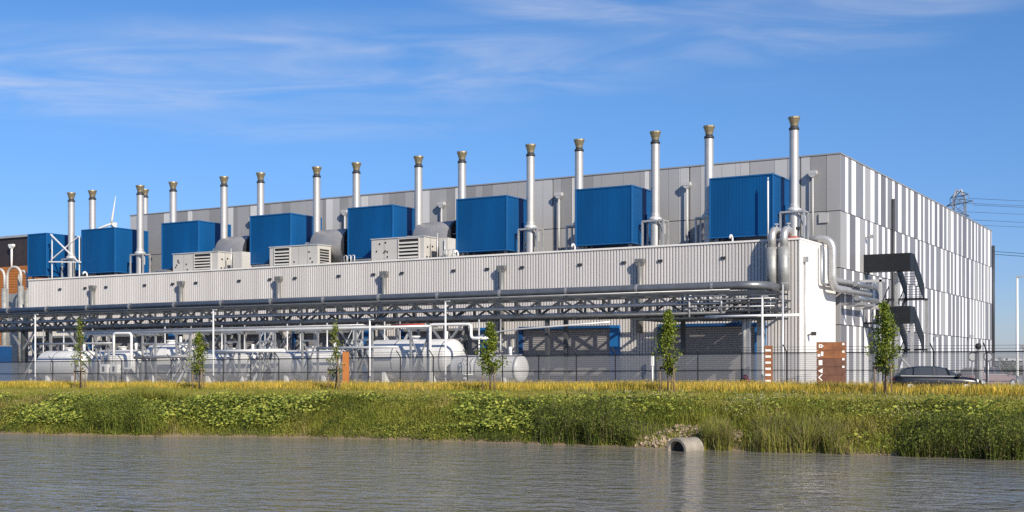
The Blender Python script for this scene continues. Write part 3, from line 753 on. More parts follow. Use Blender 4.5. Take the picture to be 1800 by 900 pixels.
# small trestles and service pipes before the tanks
tr_l = ['between farthest white tank and looped white pipe', 'right of looped white pipe', 'right of second young tree', 'right of second white lamp post', 'midway between second and third young trees', 'left of third young tree', 'right of tall orange post', 'before middle of largest tank']
for i, px in enumerate((180, 262, 322, 408, 470, 545, 640, 737)):
    y_ = -9.0; x, D = at_y(px, y_); g0 = gz(x); r = thing('pipe_trestle', 'grey steel trestle frame standing ' + tr_l[i], 'trestle', (x, y_, g0), 'steel trestles before the tanks')
    zt = 4.25 + g0 * .6; hw = .75
    for s_ in (-1, 1):
        MB().box(x + s_ * hw - .07, x + s_ * hw + .07, y_ - .07, y_ + .07, g0, zt).build('post', M['galvdull'], r)
    MB().bar((x - hw, y_ - .09, g0 + .5), (x + hw, y_ - .09, zt - .7), .09).bar((x + hw, y_ + .09, g0 + .5), (x - hw, y_ + .09, zt - .7), .09).build('cross_brace', M['galvdull'], r)
    MB().box(x - hw - .35, x + hw + .35, y_ - .08, y_ + .08, zt, zt + .16).box(x - hw, x + hw, y_ - .06, y_ + .06, zt - .75, zt - .63).build('beam', M['galvdull'], r)
for px, yy_, m_ in ((76, -5.5, 'galvdull'), (112, -5.7, 'galv'), (163, -5.5, 'galvdull'), (290, -5.7, 'galv'), (336, -5.5, 'galvdull'), (390, -5.7, 'galv'), (430, -5.5, 'galvdull'), (505, -5.7, 'galv'), (528, -5.5, 'galvdull'), (575, -5.7, 'galv'), (628, -5.5, 'galvdull'), (676, -5.7, 'galv'), (703, -5.5, 'galvdull'), (842, -5.6, 'galv'), (880, -5.5, 'galvdull')):
    x, D = at_y(px, yy_)
    tag(MB().tube([(x, yy_, gz(x)), (x, yy_, 4.9)], .06, 8).lathe([(.06, 0), (.11, 0), (.11, .08), (.06, .08)], (x, yy_, 2.2), n=10, smooth=False).build('drop_pipe', M[m_]), 'thin grey drop pipe running from the pipe rack down to the yard', 'pipe', 'thin drop pipes under the rack')
def sv(pa, pb, y_, pya, pyb, rr, m, lab):
    a = at_y(pa, y_); b = at_y(pb, y_)
    run('service_pipe', [(a[0], y_, zof(pya, a[1])), (b[0], y_, zof(pyb, b[1]))], rr, m, lab, 'service pipes before the tanks', 8)
sv(150, 770, -9.0, 587, 573, .10, M['galv'], 'long thin grey service pipe resting on the steel trestles')
sv(100, 640, -8.6, 584, 571, .07, M['galvdull'], 'thin dull service pipe just behind the long grey one')
sv(236, 330, -9.15, 629, 626, .13, M['galvdull'], 'grey service pipe at waist height right of looped white pipe')
sv(366, 500, -9.15, 618, 616, .13, M['white'], 'white service pipe at half height right of second lamp post')
sv(556, 700, -9.15, 612, 610, .09, M['galv'], 'thin grey service pipe at half height around the tall orange post')
sv(60, 200, -9.3, 605, 603, .08, M['laglight'], 'bright thin service pipe over the farthest white tank')

# ------------------------------------------------------------------ tanks
def tank(label, xa, xb_, y, r_, zb, grp):
    g0 = gz(xa)
    t = thing('storage_tank', label, 'tank', ((xa + xb_) / 2, y, g0), grp)
    zc = g0 + zb + r_; dome = r_ * .42; k = 7; prof = []
    for i in range(k + 1):
        a = math.pi / 2 * i / k; prof.append((r_ * math.sin(a), xa + dome - dome * math.cos(a)))
    for i in range(k + 1):
        a = math.pi / 2 * (1 - i / k); prof.append((r_ * math.sin(a), xb_ - dome + dome * math.cos(a)))
    MB().lathe([(a, b - xa) for a, b in prof], (xa, y, zc), 'x', 36).build('shell', M['tank'], t)
    for xx_ in (xa + (xb_ - xa) * .25, xa + (xb_ - xa) * .78):
        MB().box(xx_ - .15, xx_ + .15, y - r_ * .8, y + r_ * .8, g0, g0 + zb + r_ * .45).build('saddle', M['white'], t)
        MB().lathe([(r_, -.05), (r_ + .025, -.05), (r_ + .025, .05), (r_, .05)], (xx_ + .9, y, zc), 'x', 36, smooth=False).build('strap', M['galvdull'], t)
    for t_ in (.5,) if r_ < 1.2 else (.36, .62):
        xs_ = xa + (xb_ - xa) * t_
        MB().lathe([(r_, -.02), (r_ + .006, -.02), (r_ + .006, .02), (r_, .02)], (xs_, y, zc), 'x', 36, smooth=False).build('weld_seam', M['p_light'], t)
    MB().tube([(xb_ - 1.2, y, zc + r_ - .05), (xb_ - 1.2, y, zc + r_ + .55)], .12, 10).build('vent_pipe', M['white'], t)
    MB().lathe([(.35, 0), (.35, .25), (.42, .25), (.42, .32), (0, .32)], ((xa + xb_) / 2, y, zc + r_ - .06), 'z', 18).build('manhole', M['white'], t)
    return t
TG = 'white storage tanks under the pipe rack'
tl = [(-30.9, -22.9, 'largest white tank, its rounded end right of the V brace', 1.5), (-40.3, -33.2, 'white tank whose right end is behind the tall orange post', 1.25), (-48.6, -41.6, 'white tank behind the second white lamp post from the left', 1.25),
      (-54.2, -49.6, 'short white tank behind the second young tree', 1.55), (-60.6, -54.9, 'white tank behind the looped white pipe', 1.4), (-67.8, -61.4, 'farthest white tank behind the leftmost young tree', 1.4)]
for xa, xb_, lb, rt in tl: tank(lb, xa, xb_, -6.9, rt, .65 if rt > 1.4 else .5, TG)
tank('small low white tank beside bushy tree, with a vent pipe on top', -22.6, -16.7, -8.2, .98, .45, TG)
# access ladder platforms between tanks
for i, (x, lab) in enumerate(((-32.1, 'grey steel access steps between the largest tank and its left neighbour'), (-41.0, 'grey steel access steps between second and third tanks'), (-49.1, 'grey steel access steps beside the short white tank'))):
    r = thing('access_steps', lab, 'steps', (x, -7, gz(x)))
    b = MB()
    for j in range(12): b.box(x - .4, x + .4, -9.6 + j * .22, -9.4 + j * .22, gz(x) + .3 + j * .3, gz(x) + .34 + j * .3)
    b.build('treads', M['galvdull'], r)
    b = MB()
    for sx_ in (-.43, .43): b.bar((x + sx_, -9.7, gz(x)), (x + sx_, -7.0, gz(x) + 3.7), .08, .18).bar((x + sx_, -9.7, gz(x) + 1), (x + sx_, -7.0, gz(x) + 4.7), .05)
    b.bar((x - .43, -7, gz(x)), (x - .43, -7, gz(x) + 4.7), .08).bar((x + .43, -7, gz(x)), (x + .43, -7, gz(x) + 4.7), .08)
    b.build('handrail', M['galv'], r)
# white pipe loops
def loop(pts, rr, lab): tag(MB().tube(round_path(pts, .3), rr, 8).build('white_pipe', M['white']), lab, 'pipe', 'white pipes rising from the yard')
def P(px, py, y):
    x, D = at_y(px, y); return (x, y, zof(py, D))
def G(px, y): x, D = at_y(px, y); return (x, y, gz(x))
loop([G(756, -9.3), P(756, 571, -9.3), P(828, 570, -9.3), P(828, 595, -9.3), P(858, 594, -9.3)], .11, 'white pipe rising beside largest tank and stepping down to its right')
loop([P(200, 640, -9.4), P(200, 586, -9.4), P(231, 586, -9.4), P(231, 648, -9.4), P(212, 648, -9.4)], .11, 'white pipe looped like a gate above two cream cabinets')
x, D = at_y(822, -9.3)
r = thing('wire_basket', 'white wire cage standing before rounded end of largest tank', 'cage', (x, -9.3, 0))
q = MB()
for a in np.linspace(0, 2 * math.pi, 9)[:-1]: q.bar((x + .35 * math.cos(a), -9.3 + .35 * math.sin(a), .9), (x + .35 * math.cos(a), -9.3 + .35 * math.sin(a), 2.0), .04)
q.build('bars', M['white'], r); MB().lathe([(.33, .88), (.38, .88), (.38, .94), (.33, .94)], (x, -9.3, 0), n=14).lathe([(.33, 1.96), (.38, 1.96), (.38, 2.02), (.33, 2.02)], (x, -9.3, 0), n=14).build('hoop', M['white'], r)
MB().bar((x, -9.3, 0), (x, -9.3, .9), .1).build('post', M['galvdull'], r)
for i, (px, lab) in enumerate(((185, 'left of two cream cabinets with dark window under pipe loop'), (203, 'right of two cream cabinets with dark window under pipe loop'))):
    x, D = at_y(px, -9.6); r = thing('control_cabinet', lab, 'cabinet', (x, -9.6, gz(x)), 'cream control cabinets')
    za, zb = zof(657, D), zof(640, D)
    MB().box(x - .42, x + .42, -9.8, -9.4, za, zb).build('casing', M['white'], r)
    MB().box(x - .12, x + .12, -9.83, -9.802, za + .2, zb - .2).build('window', M['black'], r)
    MB().box(x - .35, x - .27, -9.7, -9.5, gz(x), za).box(x + .27, x + .35, -9.7, -9.5, gz(x), za).build('leg', M['galvdull'], r)
x, D = at_y(8, -6); x -= 1.0; r = thing('blue_container', 'blue steel container at far left under the rack', 'container', (x, -6, gz(x)))
MB().box(x - 4, x + .2, -7, -4.6, gz(x), 3.4).build('body', M['bluejamb'], r)
q = MB()
for j in range(13): q.box(x - 3.9 + j * .3, x - 3.75 + j * .3, -7.04, -7.001, gz(x) + .1, 3.3)
q.build('ribs', M['bluejamb'], r); MB().box(x - 4, x + .2, -7.05, -4.6, 3.4, 3.5).build('roof', M['galvdull'], r)
# hydrant, marker
x, D = at_y(1310, -11.2); r = thing('hydrant', 'small red hydrant behind the fence left of slim rust totem', 'hydrant', (x, -11.2, 0))
MB().lathe([(.12, 0), (.12, .75), (.17, .75), (.17, .82), (.11, .95), (0, .98)], (x, -11.2, 0), n=14).build('barrel', M['red'], r)
MB().tube([(x - .32, -11.2, .62), (x + .32, -11.2, .62)], .075, 10).build('outlet', M['red'], r)
x, D = at_y(1147, -12.9); tag(MB().tube([(x, -12.9, 0), (x, -12.9, 1.5)], .05, 8).box(x - .07, x + .07, -12.97, -12.83, 1.5, 2.1).build('marker_post', M['white']), 'slim white marker post at fence left of columnar tree', 'post')

# ------------------------------------------------------------------ left background
r = thing('brown_building', 'dark brown building with orange timber storey at far left', 'building', (-100, 20, 0))
x1, D1 = at_y(49, 13.0)
MB().box(x1 - 45, x1 + 3, 13.0, 40, 13.1, zof(416, D1)).build('upper_wall', M['brownclad'], r)
MB().box(x1 - 45.2, x1 + 3.2, 12.8, 40.2, zof(416, D1), zof(416, D1) + .25).build('roof_edge', M['laglight'], r)
q = MB()
z = -.4
while z < 13.0: q.box(x1 - 45, x1 + 3, 12.0 + (.02 if int(z * 4) % 2 else 0), 13.5, z, min(z + .27, 13.05)); z += .3
q.build('timber_wall', M['orange'], r)
hooded_pipe(at_y(23, 12.8)[0], 12.6, zof(428, D1), 12.8, .12, M['white'], r, hw=.35)
labs = ['leftmost white gooseneck pipe at the picture edge', 'tall twin white pipe with flat arch at far left', 'white gooseneck pipe standing next to the low building far end']
for i, (pa, pb, pt) in enumerate(((-8, 8, 474), (13, 37, 470), (33, 48, 477))):
    y = 1.0 + i; a = at_y(pa, y); b = at_y(pb, y); zt = zof(pt, a[1])
    pts = [(a[0], y, 0)] + [((a[0] + b[0]) / 2 - (b[0] - a[0]) / 2 * math.cos(t), y, zt - .9 + .9 * math.sin(t)) for t in np.linspace(0, math.pi, 11)] + [(b[0], y, zt - 2.0)]
    o = MB().tube(pts, .13, 12).build('gooseneck_pipe', M['acwhite'])
    tag(o, labs[i], 'pipe', 'white gooseneck pipes at the far end')
    MB().tube([(b[0], y, 0), (b[0], y, zt - 2.0)], .30, 14).build('lower_pipe', M['zinc'], o)
r = thing('far_duct', 'grey metal duct tower behind white gooseneck pipes at far left', 'duct', (-88, 5, 0))
x, D = at_y(28, 5); MB().box(x - 2.4, x + 1.0, 5, 7, -.4, 9.3).build('casing', M['zinc'], r); MB().box(x + 1.5, x + 2.4, 4, 6, -.4, 8.4).build('dark_casing', M['dark'], r)
q = MB()
for zz in (4.5, 7.4): q.box(x + 1.4, x + 2.5, 3.9, 4.0, zz, zz + .15)
q.build('band', M['white'], r)

# ------------------------------------------------------------------ wind turbines and pylon
def turbine(label, px, py_hub, D, bl, a0):
    x, y = at_d(px, D); zh = zof(py_hub, D)
    r = thing('wind_turbine', label, 'wind turbine', (x, y, 0), 'white wind turbines on the horizon')
    MB().tube([(x, y, 0), (x, y, zh)], [1.6, .9], 12).build('tower', M['p_pale'], r)
    MB().box(x - 1.2, x + 1.2, y - 2, y + 3, zh - 1, zh + 1.2).build('nacelle', M['p_pale'], r)
    for k_ in range(3):
        a = a0 + k_ * 2 * math.pi / 3
        d = Vector((.8596 * math.sin(a), .511 * math.sin(a), math.cos(a)))
        c0 = Vector((x + 1.1, y - 2.2, zh))
        MB().tube([c0, c0 + d * bl * .15, c0 + d * bl * .5, c0 + d * bl], [.5, .9, .55, .12], 8).build('blade', M['p_pale'], r)
turbine('white wind turbine blades showing above the second farthest blue box', 198, 394, 900, 20.5, .16)
turbine('white wind turbine blade tip beside a stack over the tall hall', 306, 392, 950, 20.5, .13)
pyx, pyy = at_d(1686, 400)
pl = thing('pylon', 'lattice power pylon top rising behind striped hall roof', 'pylon', (pyx, pyy, 0))
H_ = zof(333, 400)
q = MB(); lv = [(0, 4.0), (14, 3.0), (28, 2.1), (38, 1.8), (H_ - 12, 1.8), (H_ - 8, 1.8), (H_ - 5, 1.8), (H_ - 2.4, 1.5), (H_, .7)]
for (za, wa), (zb, wb) in zip(lv[:-1], lv[1:]):
    cs = [(1, 1), (-1, 1), (-1, -1), (1, -1)]
    for i in range(4):
        a, b = cs[i], cs[(i + 1) % 4]
        q.bar((pyx + a[0] * wa, pyy + a[1] * wa, za), (pyx + a[0] * wb, pyy + a[1] * wb, zb), .22)
        q.bar((pyx + a[0] * wa, pyy + a[1] * wa, za), (pyx + b[0] * wb, pyy + b[1] * wb, zb), .14)
        q.bar((pyx + b[0] * wa, pyy + b[1] * wa, za), (pyx + a[0] * wb, pyy + a[1] * wb, zb), .14)
q.build('lattice_body', M['galvdull'], pl)
ax = Vector((-.70, .714, 0))     # arms point roughly along the view
tips = []
for (zz, la) in ((H_ - 2.2, 5), (H_ - 4.6, 7.5), (H_ - 9, 5.5)):
    q = MB()
    for s_ in (1, -1):
        tp = Vector((pyx, pyy, zz)) + ax * (la * s_); tips.append(tp)
        for o_ in (-.8, .8):
            pr_ = Vector((.714, .70, 0)) * o_
            q.bar(Vector((pyx, pyy, zz)) + pr_, tp, .18); q.bar(Vector((pyx, pyy, zz + 1.6)) + pr_, tp, .16)
        q.bar(tp, tp - Vector((0, 0, 1.3)), .2)
    q.build('cross_arm', M['galvdull'], pl)
for tp in tips:
    e = tp + Vector((230, 120, 3)); s_ = tp - Vector((0, 0, 1.3))
    pts = [s_ + (e - s_) * t - Vector((0, 0, 4 * 5.0 * t * (1 - t))) for t in np.linspace(0, 1, 18)]
    MB().tube(pts, .055, 5).build('wire', M['dark'], pl)
# second lower line, its near pole out of sight behind the hall
pyx2, pyy2 = at_d(1700, 330)
q2 = thing('power_line', 'pair of dark power cables crossing the sky low at right', 'power line', (pyx2, pyy2, 20), )
for i, py in enumerate((436, 441)):
    a = at_d(1690, 330); b = at_d(2100, 260)
    za, zb = zof(py, 330), zof(py + 8, 260)
    MB().tube([(a[0] + (b[0] - a[0]) * t, a[1] + (b[1] - a[1]) * t, za + (zb - za) * t - 4 * 1.2 * t * (1 - t)) for t in np.linspace(0, 1, 14)], .06, 5).build('cable', M['dark'], q2)

# ------------------------------------------------------------------ lamp posts
ll = ['leftmost slim white lamp post at the fence', 'white lamp post right of the second young tree', 'white lamp post right of the tall orange post', 'white lamp post before the largest tank',
      'white lamp post just left of slim rust totem', 'grey lamp post at near corner of corrugated front', 'tall white lamp post at right edge, clear of the hall']
for (px, py, y), lb in zip(((62, 553, -11.2), (375, 545, -11.2), (650, 562, -11.2), (783, 530, -11.2), (1340, 521, -11.2), (1376, 498, -9.0), (1788, 487, -11.2)), ll):
    x, D = at_y(px, y); zt = zof(py, D)
    r = thing('lamp_post', lb, 'lamp post', (x, y, gz(x)), 'slim lamp posts along the fence')
    MB().tube([(x, y, gz(x)), (x, y, gz(x) + 1.0), (x, y, zt)], [.085, .075, .055], 10).build('pole', M['white'] if px != 1376 else M['galv'], r)
    MB().box(x - .05, x + .34, y - .07, y + .07, zt - .02, zt + .05).build('lamp_head', M['galv'], r)
x, D = at_y(1717, -8); r = thing('camera_column', 'dark column with round camera head right of the dark car', 'column', (x, -8, 0))
MB().tube([(x, -8, 0), (x, -8, zof(618, D))], .11, 10).build('column', M['dark'], r); MB().lathe([(0, -.2), (.14, -.14), (.19, 0), (.14, .14), (0, .2)], (x + .1, -8.1, zof(609, D)), n=14).build('camera_dome', M['black'], r)
x, D = at_y(1722, -6); tag(MB().tube([(x, -6, 0), (x, -6, zof(618, D))], .2, 12).lathe([(.2, 0), (.15, .12), (0, .16)], (x, -6, zof(618, D)), n=12).build('access_column', M['p_mid']), 'grey round topped column next to dark camera column', 'column')
for px, lab in ((1710, 'round road sign left of the dark camera column'), (1737, 'round road sign right of grey column near the hall corner')):
    x, D = at_y(px, -4); r = thing('road_sign', lab, 'sign', (x, -4, 0), 'round road signs in the yard'); zc = zof(627, D)
    MB().tube([(x, -4, 0), (x, -4, zc)], .035, 8).build('post', M['galv'], r)
    b = MB(); b.lathe([(0, -.02), (.3, -.02), (.3, .02), (0, .02)], (0, 0, 0), n=20, smooth=False)
    o = b.build('disc', M['p_light'], None); o.rotation_euler = (math.radians(90), 0, math.asin(.511)); o.parent = r; o.location = (0, -.06, zc)
    b = MB(); b.lathe([(.22, .021), (.3, .021), (.3, .03), (.22, .03)], (0, 0, 0), n=20, smooth=False); o2 = b.build('rim', M['dark'], None); o2.parent = o

# ------------------------------------------------------------------ fence
FY = -12.4
fn = thing('security_fence', 'long grey mesh security fence with angled barbed wire arms before the yard', 'fence', (-20, FY, 0))
fm = bpy.data.materials.new('fence_mesh'); fm.use_nodes = True; fm.surface_render_method = 'DITHERED'
n = fm.node_tree.nodes; l = fm.node_tree.links; p = n['Principled BSDF']; p.inputs['Base Color'].default_value = (.33, .33, .34, 1); p.inputs['Metallic'].default_value = .4; p.inputs['Roughness'].default_value = .5
t1 = n.new('ShaderNodeTexCoord'); s1 = n.new('ShaderNodeSeparateXYZ'); l.new(t1.outputs['Object'], s1.inputs[0])
def mnode(op, a, b):
    k_ = n.new('ShaderNodeMath'); k_.operation = op
    for i, q_ in enumerate((a, b)):
        if isinstance(q_, (int, float)): k_.inputs[i].default_value = q_
        elif q_ is not None: l.new(q_, k_.inputs[i])
    return k_.outputs[0]
fx = mnode('LESS_THAN', mnode('FRACT', mnode('MULTIPLY', s1.outputs['X'], 20.), 0), .44)
fz = mnode('LESS_THAN', mnode('FRACT', mnode('MULTIPLY', s1.outputs['Z'], 8.), 0), .12)
al = mnode('MAXIMUM', fx, fz)
tb = n.new('ShaderNodeBsdfTransparent'); mx = n.new('ShaderNodeMixShader'); l.new(al, mx.inputs[0]); l.new(tb.outputs[0], mx.inputs[1]); l.new(p.outputs[0], mx.inputs[2])
l.new(mx.outputs[0], n['Material Output'].inputs['Surface'])
me_ = MB(); xl = [-95, -70, 0, 45]
for a, b in zip(xl[:-1], xl[1:]):
    me_.add([(a, FY, gz(a)), (b, FY, gz(b)), (b, FY, gz(b) + 2.25), (a, FY, gz(a) + 2.25)], [(0, 1, 2, 3)])
me_.build('mesh_panel', fm, fn)
def rail(h, rr, nm, m, yo=0., yo2=0.):
    b = MB()
    for a, c_ in zip(xl[:-1], xl[1:]): b.bar((a, FY - .03 + yo, gz(a) + h), (c_, FY - .03 + yo, gz(c_) + h), rr)
    b.build(nm, m, fn)
rail(2.25, .06, 'top_rail', M['dark']); rail(1.25, .045, 'middle_rail', M['dark'])
for k_ in range(2): rail(2.42 + .16 * k_, .02, 'barbed_wire', M['dark'], -.16 - .1 * k_)
x = -60.0; npst = 0
while x < 34:
    b = MB().box(x - .035, x + .035, FY - .02, FY + .05, gz(x) - .1, gz(x) + 2.27).bar((x, FY, gz(x) + 2.27), (x - .12, FY - .32, gz(x) + 2.72), .05)
    b.build('post', M['dark'], fn); x += 2.75

# ------------------------------------------------------------------ totem signs
x, D = at_y(1461, -14.2); yaw = math.radians(24)
sg = bpy.data.objects.new('direction_board', None); COL.objects.link(sg); tag(sg, 'wide rust brown direction board with white pictograms left and dots right', 'sign')
wv = 50 / F * D; zt = zof(601, D); zb0 = .52; bw = wv / 2
hh = (zt - zb0) / 5
for i in range(5):
    MB().box(-bw, bw, -.07, .07, zb0 + i * hh + .008, zb0 + (i + 1) * hh - .008).build('plank', M['rust'] if i >= 3 else M['rust2'], sg)
MB().box(-bw + .1, bw - .1, -.05, .05, zb0 + .02, zt - .02).build('core', M['dark'], sg)
MB().box(-bw, bw, -.07, .07, -.1, zb0 - .008).build('plinth', M['rust2'], sg)
def icon(polys, nm='pictogram'):
    b = MB()
    for pl_ in polys: b.prism(pl_, -.085, -.0705)
    b.build(nm, M['white'], sg)
s = .19; xi = -bw + .2
def zr(i): return zt - hh * (i + .5)
z = zr(0); icon([[(xi - s / 2, z - s / 2), (xi + s / 2, z - s / 2), (xi + s / 2, z - s / 2 + .06), (xi - s / 2, z - s / 2 + .06)], [(xi - s / 2, z + s / 2 - .06), (xi + s / 2, z + s / 2 - .06), (xi + s / 2, z + s / 2), (xi - s / 2, z + s / 2)],
                [(xi - s / 2, z - s / 2 + .06), (xi - s / 2 + .06, z - s / 2 + .06), (xi - s / 2 + .06, z + s / 2 - .06), (xi - s / 2, z + s / 2 - .06)], [(xi + s / 2 - .05, z - .05), (xi + s / 2 + .12, z), (xi + s / 2 - .05, z + .05)]])
z = zr(1); icon([[(xi - .16, z - .13), (xi - .02, z - .13), (xi - .02, z + .02), (xi - .16, z + .02)], [(xi + .02, z - .09), (xi + .15, z - .09), (xi + .15, z + .15), (xi + .02, z + .15)]])
z = zr(2); icon([[(xi - .1, z - .14), (xi + .1, z - .14), (xi + .1, z + .14), (xi - .1, z + .14)]])
z = zr(3); icon([[(xi - .13, z), (xi + .11, z - .14), (xi + .11, z + .14)]])
z = zr(4) + .1; icon([[(xi - .13, z), (xi - .05, z), (xi + .12, z - .17), (xi + .04, z - .17)], [(xi - .13, z + .002), (xi + .04, z + .17), (xi + .12, z + .17), (xi - .05, z + .002)]])
for i in range(4): z = zt - .12 - i * .42; icon([[(bw - .2, z - .06), (bw - .08, z - .06), (bw - .08, z + .06), (bw - .2, z + .06)]], 'dot_mark')
sg.location = (x, -14.2, 0); sg.rotation_euler = (0, 0, yaw)
def totem(px, label, bars):
    x, D = at_y(px, -13.6); r = bpy.data.objects.new('totem_post', None); COL.objects.link(r); tag(r, label, 'sign', 'slim rust totem posts')
    MB().box(-.22, .22, -.09, .09, -.1, 2.65).build('body', M['orange'] if not bars else M['rust'], r)
    if bars:
        for i in range(7): MB().box(-.19, .12, -.105, -.091, .22 + i * .35, .34 + i * .35).build('mark', M['white'], r)
    else: MB().box(-.23, .23, -.1, .1, 2.65, 2.7).build('cap', M['rust2'], r)
    r.location = (x, -13.6, gz(x)); r.rotation_euler = (0, 0, yaw)
totem(1351, 'slim rust totem with a column of white marks, before dark shutter', True)
totem(608, 'plain orange rust totem post right of the third young tree', False)

# ------------------------------------------------------------------ cars
def car(name, label, px, y, yaw, paint, grp=None):
    r = bpy.data.objects.new(name, None); COL.objects.link(r); tag(r, label, 'car', grp)
    # body loft: stations along length (x), half-width and z profile
    st_ = [(-2.32, .55, .45, .70, .80), (-2.2, .78, .30, .72, .92), (-1.7, .88, .24, .74, 1.0), (-.8, .90, .22, .74, .98), (.4, .90, .22, .72, .97), (1.2, .89, .24, .70, .93), (1.8, .86, .26, .66, .86), (2.2, .76, .30, .60, .74), (2.36, .50, .40, .55, .62)]
    b = MB(); ring = []
    for (x, hw, zb, zm, zt) in st_:
        ring.append([(x, -hw * .92, zb), (x, -hw, zb + .12), (x, -hw, zm), (x, -hw * .93, zt - .03), (x, -hw * .75, zt), (x, hw * .75, zt), (x, hw * .93, zt - .03), (x, hw, zm), (x, hw, zb + .12), (x, hw * .92, zb)])
    k = 10; vs_ = [p_ for rg in ring for p_ in rg]; fs_ = []
    for i in range(len(ring) - 1):
        for j in range(k): fs_.append((i * k + j, (i + 1) * k + j, (i + 1) * k + (j + 1) % k, i * k + (j + 1) % k))
    fs_ += [tuple(range(k)), tuple(range(len(vs_) - 1, len(vs_) - k - 1, -1))]
    b.add(vs_, fs_, 0, True); b.build('body', paint, r)
    # cabin
    cs = [(-2.12, .72, .93, .95), (-1.62, .64, .97, 1.36), (-.9, .66, .97, 1.47), (0., .66, .97, 1.46), (.45, .64, .96, 1.37), (1.28, .70, .90, .93)]
    rf = MB(); gl = MB()
    def sec(x, hw, zb, zt): return [(x, -.80, zb), (x, -hw, zt - .05), (x, -hw * .8, zt), (x, hw * .8, zt), (x, hw, zt - .05), (x, .80, zb)]
    S = [sec(*q_) for q_ in cs]
    for i in range(len(S) - 1):
        a, c_ = S[i], S[i + 1]
        tgt_top = gl if i in (0, len(S) - 2) else rf
        for j in range(5):
            tg_ = gl if j in (0, 4) else tgt_top
            tg_.add([a[j], c_[j], c_[j + 1], a[j + 1]], [(0, 1, 2, 3)], 0, True)
    rf.build('roof', paint, r); gl.build('glazing', M['glass'], r)
    pp = MB()
    for s_ in (-1, 1):
        for (xa, za, xb_, zb) in ((-.2, .97, -.2, 1.44), (.62, .95, .45, 1.36), (-1.25, .97, -1.2, 1.42)): pp.bar((xa, s_ * .81, za), (xb_, s_ * .655, zb), .07, .05)
    pp.build('pillar', paint, r)
    for s_ in (-1, 1): MB().bar((-1.9, s_ * .835, .965), (1.15, s_ * .835, .945), .02, .03).build('window_trim', M['galv'], r); MB().bar((-1.3, s_ * .912, .5), (1.3, s_ * .912, .5), .02, .05).build('side_trim', M['black'], r)
    for xx_ in (-1.42, 1.42):
        for s_ in (-1, 1):
            tb_ = MB(); ns = 20
            def wheel_ring(rr, yy): return [(xx_ + rr * math.cos(2 * math.pi * q_ / ns), yy, .33 + rr * math.sin(2 * math.pi * q_ / ns)) for q_ in range(ns)]
            A, B_ = wheel_ring(.33, s_ * .70), wheel_ring(.33, s_ * .915)
            tb_.add(A + B_, [(q_, (q_ + 1) % ns, ns + (q_ + 1) % ns, ns + q_) for q_ in range(ns)] + [tuple(range(ns)), tuple(range(ns, 2 * ns))], 0, False)
            wo = tb_.build('wheel', M['tyre'], r)
            C_ = wheel_ring(.21, s_ * .93); MB().add(C_ + [(xx_, s_ * .94, .33)], [(q_, (q_ + 1) % ns, ns) for q_ in range(ns)]).build('rim', M['galv'], wo)
    for s_ in (-1, 1):
        MB().add([(2.0, s_ * .82, .62), (2.3, s_ * .64, .56), (2.28, s_ * .62, .68), (1.95, s_ * .80, .80)], [(0, 1, 2, 3)]).build('headlight', M['lampglass'], r)
        MB().box(.95, 1.12, s_ * .98 - .12, s_ * .98 + .12, .95, 1.08).build('mirror', paint, r)
        MB().add([(-2.33, s_ * .56, .72), (-2.2, s_ * .80, .74), (-2.18, s_ * .79, .88), (-2.3, s_ * .55, .82)], [(0, 1, 2, 3)]).build('tail_light', M['red'], r)
    x, D = at_y(px, y); r.location = (x, y, 0); r.rotation_euler = (0, 0, yaw)
    return r
car('parked_car', 'dark grey parked car at the fence beside the striped hall', 1643, -14.6, math.radians(24), M['carpaint'])
c2 = car('parked_car', 'pinkish grey parked car half hidden behind the camera column', 1735, 5.0, math.radians(60), M['carred'])

# ------------------------------------------------------------------ distant right
hd = [leafmat('hedge_green', (.045, .07, .022)), leafmat('hedge_olive', (.075, .085, .03))]
def leaf_cloud(nl, boxes, size, seed):
    g = np.random.default_rng(seed); P_ = []
    for (cx_, cy_, cz_, rx, ry, rz, k) in boxes:
        q_ = g.normal(size=(k, 3)); q_ /= np.linalg.norm(q_, axis=1)[:, None]; q_ *= (g.random((k, 1)) ** .4)
        P_.append(q_ * [rx, ry, rz] + [cx_, cy_, cz_])
    P_ = np.concatenate(P_); return leaf_quads(P_, size, g)
def leaf_quads(P_, size, g, up=.3):
    k = len(P_); a = g.normal(size=(k, 3)); a /= np.linalg.norm(a, axis=1)[:, None]
    b = g.normal(size=(k, 3)); b -= a * (a * b).sum(1)[:, None]; b /= np.linalg.norm(b, axis=1)[:, None]
    s_ = (size * g.uniform(.6, 1.3, k))[:, None]
    return np.stack([P_ - a * s_, P_ + b * s_ * .55, P_ + a * s_, P_ - b * s_ * .55], 1)
bl = []
for i in range(60):
    px = 1700 + i * 9; D = 230 + 60 * random.random(); x, y = at_d(px, D); h = random.uniform(.8, 2.4)
    bl.append((x, y, h * .5, 2.6, 2.6, h, 130))
V_ = leaf_cloud(0, bl, .38, 3)
hedge = npmesh('distant_hedge', V_, 1, [(0, 1, 2, 3)], hd, np.random.default_rng(2).integers(0, 2, len(V_)), kind='stuff')
tag(hedge, 'low scrubby green hedge far off at right edge beyond the yard', 'hedge')
x, y = at_d(1785, 420); r = thing('far_shed', 'long low grey shed on the horizon at right edge', 'shed', (x, y, 0))
MB().box(x - 40, x + 60, y, y + 18, 0, 3.6).build('wall', M['p_mid'], r); MB().box(x - 40.3, x + 60.3, y - .4, y + 18.4, 3.6, 4.4).build('roof', M['p_white'], r)
for px, D, h, lab in ((1757, 190, 2.6, 'thin grey post left of the tall white lamp post'), (1799, 120, 3.2, 'dark thin post at the very right edge')):
    x, y = at_d(px, D); tag(MB().tube([(x, y, 0), (x, y, h)], .09, 6).box(x - .3, x + .3, y - .1, y + .1, h, h + .35).build('marker_post', M['galvdull']), lab, 'post')

